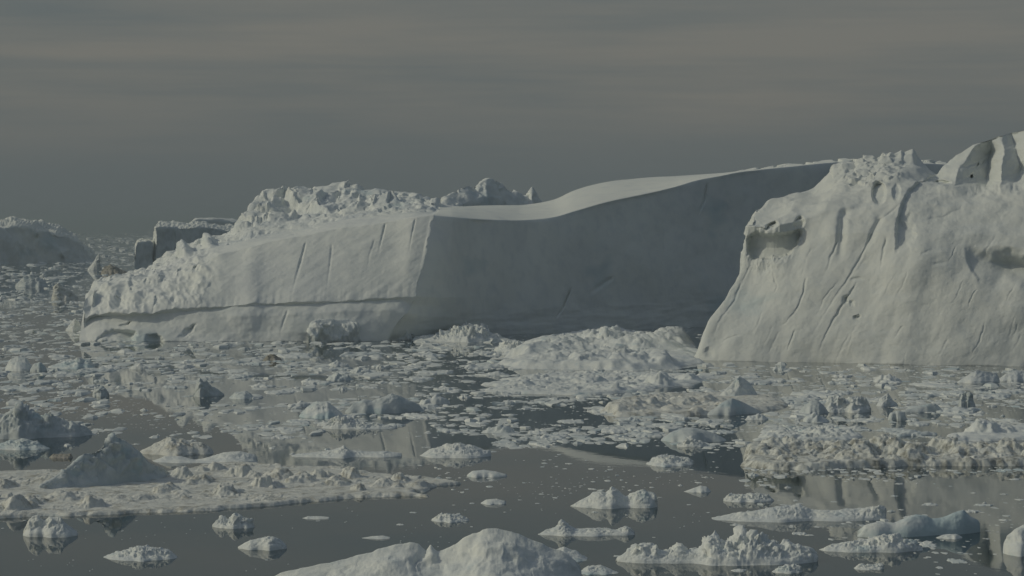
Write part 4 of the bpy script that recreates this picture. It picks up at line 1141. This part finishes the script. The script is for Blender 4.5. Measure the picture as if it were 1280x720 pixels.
# ------------------------------------------------------------------ water, air, light
def sea():
    m = bpy.data.materials.new("calm_sea_water"); m.use_nodes = True
    nt = m.node_tree; b = nt.nodes["Principled BSDF"]
    b.inputs["Base Color"].default_value = (0.022, 0.042, 0.046, 1)
    b.inputs["IOR"].default_value = 1.333
    b.inputs["Specular IOR Level"].default_value = 0.5
    geo = nn(nt, "ShaderNodeNewGeometry")
    mp = nn(nt, "ShaderNodeMapping"); nt.links.new(geo.outputs["Position"], mp.inputs[0])
    mp.inputs["Scale"].default_value = (1, 0.45, 1)
    big = noise_tex(nt, mp.outputs[0], 0.012, 3, 0.5)
    rg = ramp(nt, big, 0.42, 0.66, (0.006, 0.006, 0.006, 1), (0.045, 0.045, 0.045, 1))
    nt.links.new(rg, b.inputs["Roughness"])
    rip = noise_tex(nt, mp.outputs[0], 0.35, 3, 0.5)
    bp = nn(nt, "ShaderNodeBump"); bp.inputs["Strength"].default_value = 0.10; bp.inputs["Distance"].default_value = 0.05
    nt.links.new(rip, bp.inputs["Height"]); nt.links.new(bp.outputs[0], b.inputs["Normal"])
    R0, n = 60000.0, 96
    a = np.linspace(0, 2 * np.pi, n, endpoint=False)
    V = np.concatenate([[[0, 0, 0]], np.stack([R0 * np.cos(a), R0 * np.sin(a), 0 * a], -1)])
    i = np.arange(n)
    f = np.stack([np.zeros(n, int), 1 + i, 1 + (i + 1) % n], -1)
    o = link("sea", raw_mesh("sea", V, f, m))
    tag(o, None, None, None, "structure")


HAZE_DENSITY = 7.2e-5


def haze():
    m = bpy.data.materials.new("sea_haze"); m.use_nodes = True
    nt = m.node_tree
    nt.nodes.remove(nt.nodes["Principled BSDF"])
    v = nn(nt, "ShaderNodeVolumePrincipled")
    v.inputs["Color"].default_value = (0.63, 0.725, 0.745, 1)
    v.inputs["Density"].default_value = HAZE_DENSITY
    v.inputs["Anisotropy"].default_value = 0.3
    nt.links.new(v.outputs[0], nt.nodes["Material Output"].inputs["Volume"])
    s, z0, z1 = 61000.0, -8.0, 140.0
    V = np.array([(x, y, z) for z in (z0, z1) for x, y in ((-s, -s), (s, -s), (s, s), (-s, s))], float)
    f = np.array([(3, 2, 1, 0), (4, 5, 6, 7), (0, 1, 5, 4), (1, 2, 6, 5), (2, 3, 7, 6), (3, 0, 4, 7)])
    o = link("haze", raw_mesh("haze", V, f, m, smooth=False))
    tag(o, None, None, None, "stuff")


SUN_AZ = math.radians(271)     # compass bearing of the sun, clockwise from +Y (straight ahead)
SUN_EL = math.radians(32.5)


def light():
    w = bpy.data.worlds.new("World"); SC.world = w; w.use_nodes = True
    nt = w.node_tree
    bg = nt.nodes["Background"]
    sky = nn(nt, "ShaderNodeTexSky", sky_type="NISHITA")
    sky.sun_disc = False
    sky.sun_elevation = SUN_EL
    sky.sun_rotation = SUN_AZ
    sky.air_density = 1.2; sky.dust_density = 3.0; sky.ozone_density = 1.5
    tc = nn(nt, "ShaderNodeTexCoord")
    sep = nn(nt, "ShaderNodeSeparateXYZ"); nt.links.new(tc.outputs["Generated"], sep.inputs[0])
    # thin layered stratus: bands in elevation, slowly drifting in bearing
    mp = nn(nt, "ShaderNodeMapping"); nt.links.new(tc.outputs["Generated"], mp.inputs[0])
    mp.inputs["Scale"].default_value = (5.0, 5.0, 52)
    mp.inputs["Rotation"].default_value = (0, math.radians(1.0), 0)
    n1 = noise_tex(nt, mp.outputs[0], 1.0, 6, 0.55)
    mp2 = nn(nt, "ShaderNodeMapping"); nt.links.new(tc.outputs["Generated"], mp2.inputs[0])
    mp2.inputs["Scale"].default_value = (7, 7, 260); mp2.inputs["Location"].default_value = (3, 1, 2)
    n2 = noise_tex(nt, mp2.outputs[0], 1.0, 4, 0.6)
    tot = math_n(nt, "ADD", math_n(nt, "MULTIPLY", n1, 0.8), math_n(nt, "MULTIPLY", n2, 0.2))
    up = nn(nt, "ShaderNodeMapRange"); nt.links.new(sep.outputs[2], up.inputs[0])
    up.inputs[1].default_value = 0.018; up.inputs[2].default_value = 0.045; up.inputs[3].default_value = 0.0; up.inputs[4].default_value = 1.0
    cover = math_n(nt, "MULTIPLY", ramp(nt, tot, 0.36, 0.60), up.outputs[0])
    hi = nn(nt, "ShaderNodeMapRange"); nt.links.new(sep.outputs[2], hi.inputs[0])
    hi.inputs[1].default_value = 0.066; hi.inputs[2].default_value = 0.125; hi.inputs[3].default_value = 1.0; hi.inputs[4].default_value = 0.35
    cover = math_n(nt, "MULTIPLY", cover, hi.outputs[0])
    thin = (1.60, 1.87, 1.94)      # blue grey gap near the horizon
    warm = (2.40, 2.38, 2.19)      # sunlit stratus
    clouds = mixc(nt, cover, thin, warm)
    veil = nn(nt, "ShaderNodeMapRange"); nt.links.new(sep.outputs[2], veil.inputs[0])
    veil.inputs[1].default_value = 0.10; veil.inputs[2].default_value = 0.60; veil.inputs[3].default_value = 0.90; veil.inputs[4].default_value = 0.48
    c = mixc(nt, veil.outputs[0], sky.outputs[0], clouds)
    nt.links.new(c, bg.inputs["Color"])
    bg.inputs["Strength"].default_value = 0.147
    L = bpy.data.lights.new("sun", "SUN")
    L.energy = 2.0
    L.angle = math.radians(0.6)
    L.color = (1.0, 0.955, 0.74)
    o = bpy.data.objects.new("sun", L); COL.objects.link(o)
    d = Vector((math.sin(SUN_AZ) * math.cos(SUN_EL), math.cos(SUN_AZ) * math.cos(SUN_EL), math.sin(SUN_EL)))
    o.rotation_euler = d.to_track_quat("Z", "Y").to_euler()
    o.location = (-200, 0, 400)


def camera():
    c = bpy.data.cameras.new("camera")
    c.sensor_width = 36.0
    c.lens = F / 1280.0 * 36.0
    c.clip_start = 1.0; c.clip_end = 300000.0
    o = bpy.data.objects.new("camera", c); COL.objects.link(o)
    o.location = (0, 0, H)
    o.rotation_euler = (math.pi / 2 - TH, 0, 0)
    SC.camera = o


tabular_iceberg()
domed_iceberg()
far_bergs()
hero_ice()
pack_ice()
brash()
sea()
haze()
light()
camera()

SC.view_settings.view_transform = "Standard"
SC.view_settings.look = "None"
SC.view_settings.gamma = 1.0
SC.view_settings.exposure = -1.03
SC.cycles.max_bounces = 6
SC.cycles.diffuse_bounces = 3
SC.cycles.glossy_bounces = 3
SC.cycles.volume_bounces = 0
SC.cycles.transparent_max_bounces = 16
SC.cycles.use_denoising = True
